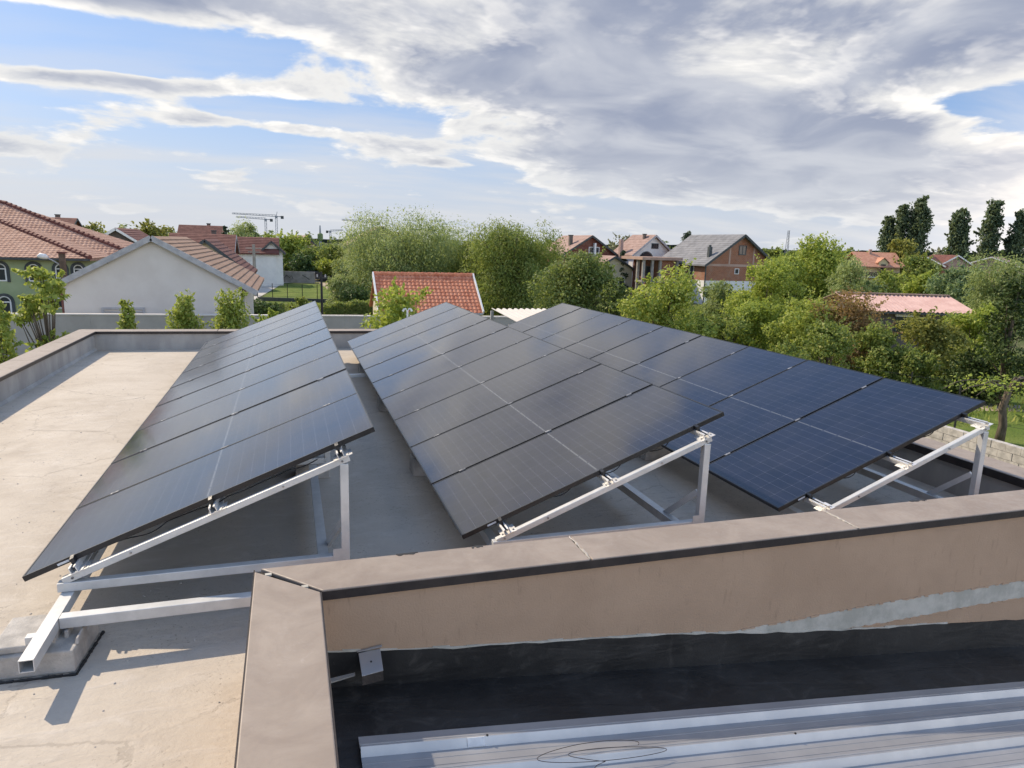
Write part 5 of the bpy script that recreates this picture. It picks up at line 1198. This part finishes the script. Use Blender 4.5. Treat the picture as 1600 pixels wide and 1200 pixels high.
# parked cars beyond the graffiti wall
def car(x, y, rz, label, mat):
    t = empty('parked_car', (x, y, ZG), rz); tag(t, label, 'car', 'cars parked beyond the lawn')
    MB().prism([(-2.1, 0.35), (2.1, 0.35), (2.15, 0.75), (1.3, 0.92), (-2.05, 0.95), (-2.15, 0.6)], 'y', -0.85, 0.85).build('body', mat, t, 0.05)
    MB().prism([(-1.7, 0.94), (1.15, 0.92), (0.45, 1.42), (-1.25, 1.45)], 'y', -0.75, 0.75).build('cabin', 'window_glass', t, 0.05)
    MB().prism([(-1.2, 1.445), (0.42, 1.415), (0.3, 1.47), (-1.1, 1.49)], 'y', -0.7, 0.7).build('car_roof', mat, t)
    for wx_ in (-1.35, 1.35):
        for wy in (-0.78, 0.78): MB().tube([(wx_, wy - 0.1, 0.32), (wx_, wy + 0.1, 0.32)], 0.32, 12).build('wheel', 'iron', t)
car(5.6, 105.5, R(-15), 'dark parked car behind the graffiti wall, left one of two', 'car_dark')
car(10.0, 105.0, R(-15), 'dark parked car right of the graffiti wall beside the bushes', 'car_dark')
hd = empty('clipped_hedge', (5.7, 45, ZG)); tag(hd, 'clipped green hedge left of the orange tiled building', 'hedge')
npr = np.random.default_rng(77); n = 9000
pp = np.stack([npr.uniform(-1.9, 1.9, n), npr.uniform(-0.6, 0.6, n), npr.uniform(0.05, 1.0, n)], 1)
top_ = 1.85 + 0.16 * (pp[:, 0]) * 0.6 + 0.08 * np.sin(pp[:, 0] * 5); side = npr.random(n)
pp[:, 2] = np.where(side < 0.4, top_ + npr.normal(size=n) * 0.05, pp[:, 2] * top_); pp[:, 1] = np.where((side > 0.4), -0.6 + npr.normal(size=n) * 0.06, pp[:, 1])
nn_ = npr.normal(size=(n, 3)) + np.where(side < 0.4, 1.5, 0)[:, None] * np.array([0, 0, 1]) + np.where(side > 0.4, 1.5, 0)[:, None] * np.array([0, -1, 0]); nn_ /= np.linalg.norm(nn_, axis=1, keepdims=True)
link('foliage', leaf_mesh('foliage', pp, nn_, npr.normal(size=(n, 3)), 0.15 * npr.uniform(0.7, 1.3, n), 'leaf_mid'), hd)
MB().box(-1.8, 1.8, -0.45, 0.45, 0, 1.65).build('branch_core', 'bark', hd)
def pole(name, label, x, y, H, r, mat, arms=()):
    t = empty(name, (x, y, ZG)); tag(t, label, 'pole')
    MB().tube([(0, 0, 0), (0, 0, H)], [r * 1.2, r * 0.85], 8).build('shaft', mat, t)
    for z, L in arms: MB().box(-L / 2, L / 2, -0.05, 0.05, z - 0.05, z + 0.05).build('crossarm', mat, t)
    return t
p1 = pole('street_pole', 'grey wooden utility pole beside the road, right of the shed', -1.75, 75.2, 5.4, 0.17, 'concrete', ((5.0, 1.6), (4.6, 1.2)))
p2 = pole('street_pole', 'dark pole with a short crossarm behind the top of the left row', 3.4, 36.8, 4.3, 0.07, 'iron', ((3.95, 0.6),))
for s in (-1, 1): MB().tube([(s * 0.22, 0, 4.0), (s * 0.22, 0, 4.15)], 0.04, 6).build('insulator', 'verge_grey', p2)
lp = empty('street_lamp', (-9.9, 38.95, ZG)); tag(lp, 'street lamp on a brown post left of the shed gable', 'street lamp')
MB().box(-0.13, 0.13, -0.13, 0.13, 0, 4.95).build('post', 'wood_pole', lp); MB().box(-0.19, 0.19, -0.19, 0.19, 4.95, 5.05).build('post_cap', 'tile_red', lp)
MB().tube([(-0.12, 0, 4.35), (-0.5, 0, 4.6), (-0.72, 0, 4.72)], 0.035, 6).build('arm', 'verge_grey', lp)
MB().tube([(-0.66, 0, 4.70), (-0.80, 0, 4.77), (-1.0, 0, 4.80), (-1.15, 0, 4.76)], [0.08, 0.15, 0.16, 0.06], 8).build('lamp_head', 'trim_white', lp, smooth=True)
ga = empty('garden_lamp', (4.86, 15.6, ZG)); tag(ga, 'white curved twin garden lamp among the yellow green shrub', 'lamp')
MB().tube([(0, 0, 0), (0, 0, 4.15)], 0.03, 6).build('post', 'trim_white', ga)
for s in (-1, 1): MB().tube([(0, 0, 4.10), (s * 0.05, 0, 4.19), (s * 0.10, 0, 4.17), (s * 0.13, 0, 4.11)], [0.012, 0.022, 0.03, 0.032], 7).build('lamp_head', 'trim_white', ga)

# block wall and vine garden to the right of the building
bw = empty('block_wall', (18.7, 8, ZG)); tag(bw, 'low wall of pale concrete blocks along the garden right of the building', 'wall')
blk = MB().box(-0.095, 0.095, 0.006, 0.386, 0.006, 0.188).mesh('concrete_block_piece'); blk.materials.append(MATS['block_concrete'])
for j in range(8):
    for i in range(30):
        b = link('block', blk, bw); b.location = (0.012 * ((i * 7 + j * 3) % 5 - 2) * 0.3, -4 + i * 0.392 + (0.196 if j % 2 else 0), j * 0.194)
MB().box(-0.075, 0.075, -3.99, 7.9, 0, 8 * 0.194 - 0.012).build('mortar', 'concrete', bw)
fc = empty('garden_fence', (19.6, 10.5, ZG)); tag(fc, 'thin black iron fence across the right hand lawn', 'fence')
fp = [(9.5, -4.0), (7.0, 0.5), (4.8, 5.5), (3.5, 9.0), (1.5, 13.0), (0.4, 17.0)]
for i, p in enumerate(fp): MB().tube([(p[0], p[1], 0), (p[0], p[1], 1.75)], 0.025, 6).build('post', 'iron', fc)
for z in (0.3, 1.0, 1.6):
    for a, b in zip(fp[:-1], fp[1:]): MB().tube([(*a, z), (*b, z)], 0.006, 4).build('wire', 'iron', fc)
vn = empty('grape_vine', (24.4, 12.2, ZG)); tag(vn, 'gnarled vine with a thick trunk and bare horizontal canes on the right lawn', 'vine')
MB().tube([(0, 0, 0), (0.05, 0, 0.6), (-0.03, 0.05, 1.2), (0.08, 0, 1.9)], [0.16, 0.13, 0.12, 0.10], 9).build('trunk', 'bark', vn, smooth=True)
rg = random.Random(4)
for i in range(22):
    a = rg.uniform(-0.5, 0.5) + (0 if rg.random() < 0.7 else math.pi); L = rg.uniform(1.2, 3.2)
    pts = [(0.05, 0, 1.85)]
    for k in range(1, 6): pts.append((0.05 + L * k / 5 * math.cos(a) + rg.uniform(-.08, .08), L * k / 5 * math.sin(a) * 0.7 + rg.uniform(-.1, .1), 1.9 + 0.25 * math.sin(k / 5 * 3) + rg.uniform(-.08, .08)))
    MB().tube(pts, [0.035, 0.03, 0.026, 0.022, 0.016, 0.01], 5).build('cane', 'bark', vn, smooth=True)
n = 500; npr = np.random.default_rng(5)
pp = np.stack([npr.uniform(-2.0, 1.4, n), npr.uniform(-0.8, 0.8, n), 2.05 + npr.normal(size=n) * 0.14], 1)
link('leaves', leaf_mesh('leaves', pp, np.tile(np.array([[0, -.3, 1.]]), (n, 1)) + npr.normal(size=(n, 3)) * .5, npr.normal(size=(n, 3)), 0.10 * npr.uniform(0.6, 1.3, n), 'leaf_yellow', 0.9), vn)
for xx in (-1.6, 3.0): MB().tube([(xx, 0.4, 0), (xx, 0.4, 1.95)], 0.035, 6).build('stake', 'iron', vn)

# ------------------------------------------------------------------ cranes, mast, tower
def crane(label, x, y, H, base, jx, jy, tail, mw=1.5):
    t = empty('tower_crane', (x, y, ZG)); tag(t, label, 'crane', 'tower cranes on the horizon')
    mb = MB(); s = mw / 2
    for a, b in ((-s, -s), (s, -s), (s, s), (-s, s)): mb.box(a - 0.18, a + 0.18, b - 0.18, b + 0.18, 0, H)
    z = 0; k = 0
    while z < H - mw:
        mb.bar((-s if k % 2 else s, -s, z), (s if k % 2 else -s, -s, z + mw), 0.22, 0.22); z += mw; k += 1
    mb.build('mast', 'far_steel', t)
    d = Vector((jx, jy, 0)); L = d.length; d.normalize()
    j = MB(); up_ = Vector((0, 0, 1))
    j.bar(up_ * H, up_ * (H + 1.2) + d * L, 0.5, 0.5).bar(up_ * (H + 1.3), up_ * (H + 2.0) + d * L, 0.35, 0.35)
    n = int(L / 2.5)
    for i in range(n):
        p = up_ * (H + 1.2 * i / n) + d * (L * i / n); q = up_ * (H + 1.35 + 0.7 * (i + .5) / n) + d * (L * (i + .5) / n); j.bar(p, q, 0.2, 0.2)
    j.build('jib', 'far_steel', t)
    MB().bar(up_ * H, up_ * H - d * tail, 0.8, 0.6).build('counter_jib', 'far_steel', t)
    MB().bar(up_ * (H - 0.6) - d * (tail - 2.0), up_ * (H - 0.6) - d * tail, 1.6, 2.4).build('counterweight', 'trim_dark', t)
    MB().box(-1.0, 1.0, -1.0, 1.0, H - 1.5, H + 0.6).build('cab', 'far_steel', t)
    if H > 24: MB().bar((0, 0, H), (0.9, 0, H + 4.0), 0.4, 0.4).build('apex', 'far_steel', t)
crane('taller crane of the pair above the feathery tree', -6.2, 628, 24.1, 0, -35.0, 11.3, 6)
crane('lower crane of the pair above the feathery tree', -15.3, 652, 22.0, 0, -24.2, 7.8, 6)
crane('crane with its jib to the left above the balcony house', 70.3, 603.5, 21.6, 0, -24.4, 7.9, 6)
crane('small crane with its jib to the right of the antenna tower', 42.4, 717.5, 14.6, 0, 12.0, -3.9, 4)
tw = empty('antenna_tower', (12.8, 254.3, ZG)); tag(tw, 'round antenna tower with a bulging head among the far trees', 'antenna tower')
MB().tube([(0, 0, 0), (0, 0, 8.2)], 0.45, 10).build('shaft', 'far_steel', tw); MB().tube([(0, 0, 5.6), (0, 0, 6.2), (0, 0, 8.0), (0, 0, 8.4)], [0.6, 0.95, 0.95, 0.4], 10).build('antenna_cluster', 'leaf_greygreen', tw)
MB().tube([(0, 0, 8.3), (0, 0, 11.0)], [0.35, 0.2], 8).build('tip', 'far_steel', tw)
ms_ = empty('lattice_mast', (201.5, 246.2, ZG)); tag(ms_, 'thin lattice radio mast right of the brick house', 'mast')
mb = MB()
for k in range(3):
    a = k * 2.094; mb.bar((1.0 * math.cos(a), 1.0 * math.sin(a), 0), (0.35 * math.cos(a), 0.35 * math.sin(a), 15.6), 0.16, 0.16)
mb.build('legs', 'far_steel', ms_)
for k in range(12):
    r0 = 1.0 - 0.65 * k / 12; z0 = 15.6 * k / 12; MB().bar((-r0, -0.3, z0), (r0 * 0.9, -0.3, z0 + 1.3), 0.12, 0.12).build('lattice', 'far_steel', ms_)

# ------------------------------------------------------------------ far woods and hills
mottled('hill_wood', (0.016, 0.024, 0.020), (0.028, 0.038, 0.028), 0.02, 0.95, bscale=0.15, bdist=3.0, bstr=0.9, spec=0.05)
hm = MB(); n = 220; rg = random.Random(6)
for i in range(n + 1):
    a = R(-40 + 100 * i / n); x = CAM.x + 1500 * math.sin(a); y = CAM.y + 1500 * math.cos(a)
    hgt = 5 + 2 * math.sin(a * 5.0 + 1.0) + 2 * math.sin(a * 17) + rg.uniform(-1.0, 1.0) + 12 * min(1, max(0, (a - 0.35) / 0.15))
    hm.v += [(x, y, ZG - 2), (x, y, ZG + max(3, hgt)), (x * 1.25, y * 1.25, ZG - 2)]
for i in range(n): hm.f += [(3 * i, 3 * i + 3, 3 * i + 4, 3 * i + 1), (3 * i + 1, 3 * i + 4, 3 * i + 5, 3 * i + 2)]
structure(hm.build('hills', 'hill_wood'))
npr = np.random.default_rng(12); cen = []; nr = []
for i in range(420):
    a = R(npr.uniform(-32, 62)); d0 = npr.uniform(230, 560); r = npr.uniform(2.2, 4.6); hh = npr.uniform(4.0, 9.5)
    x = CAM.x + d0 * math.sin(a); y = CAM.y + d0 * math.cos(a); n = 130
    d = npr.normal(size=(n, 3)); d /= np.linalg.norm(d, axis=1, keepdims=True)
    p = d * (0.55 + 0.5 * npr.random((n, 1))) * np.array([r, r, hh * 0.52]) + np.array([x, y, ZG + hh * 0.5]); cen.append(p); nr.append(d + npr.normal(size=(n, 3)) * 0.4)
cen = np.concatenate(cen); nr = np.concatenate(nr); nr /= np.linalg.norm(nr, axis=1, keepdims=True); keep = cen[:, 2] > ZG; cen, nr = cen[keep], nr[keep]
fwd_ = stuff(link('distant_woodland', leaf_mesh('distant_woodland', cen, nr, npr.normal(size=(len(cen), 3)), npr.uniform(1.0, 2.0, len(cen)), 'leaf_maple', 0.7)))
fwd_['label'] = 'band of far trees along the horizon behind the houses'
# rough grass and weeds in the gardens
n = 60000; npr = np.random.default_rng(21)
gx = npr.uniform(-16, 46, n); gy = npr.uniform(14, 64, n)
ok = ~((gx < 9) & (gy < 13)); gx, gy = gx[ok], gy[ok]; n = len(gx)
cen = np.stack([gx, gy, ZG + npr.uniform(0.02, 0.22, n)], 1); nr = npr.normal(size=(n, 3)); nr[:, 2] *= 0.3; nr /= np.linalg.norm(nr, axis=1, keepdims=True)
tn = npr.normal(size=(n, 3)) * 0.4 + np.array([0, 0, 1.0])
gr = stuff(link('garden_weeds', leaf_mesh('garden_weeds', cen, nr, tn, npr.uniform(0.15, 0.4, n), 'leaf_mid', 0.3))); gr['label'] = 'rough grass and weeds covering the gardens'
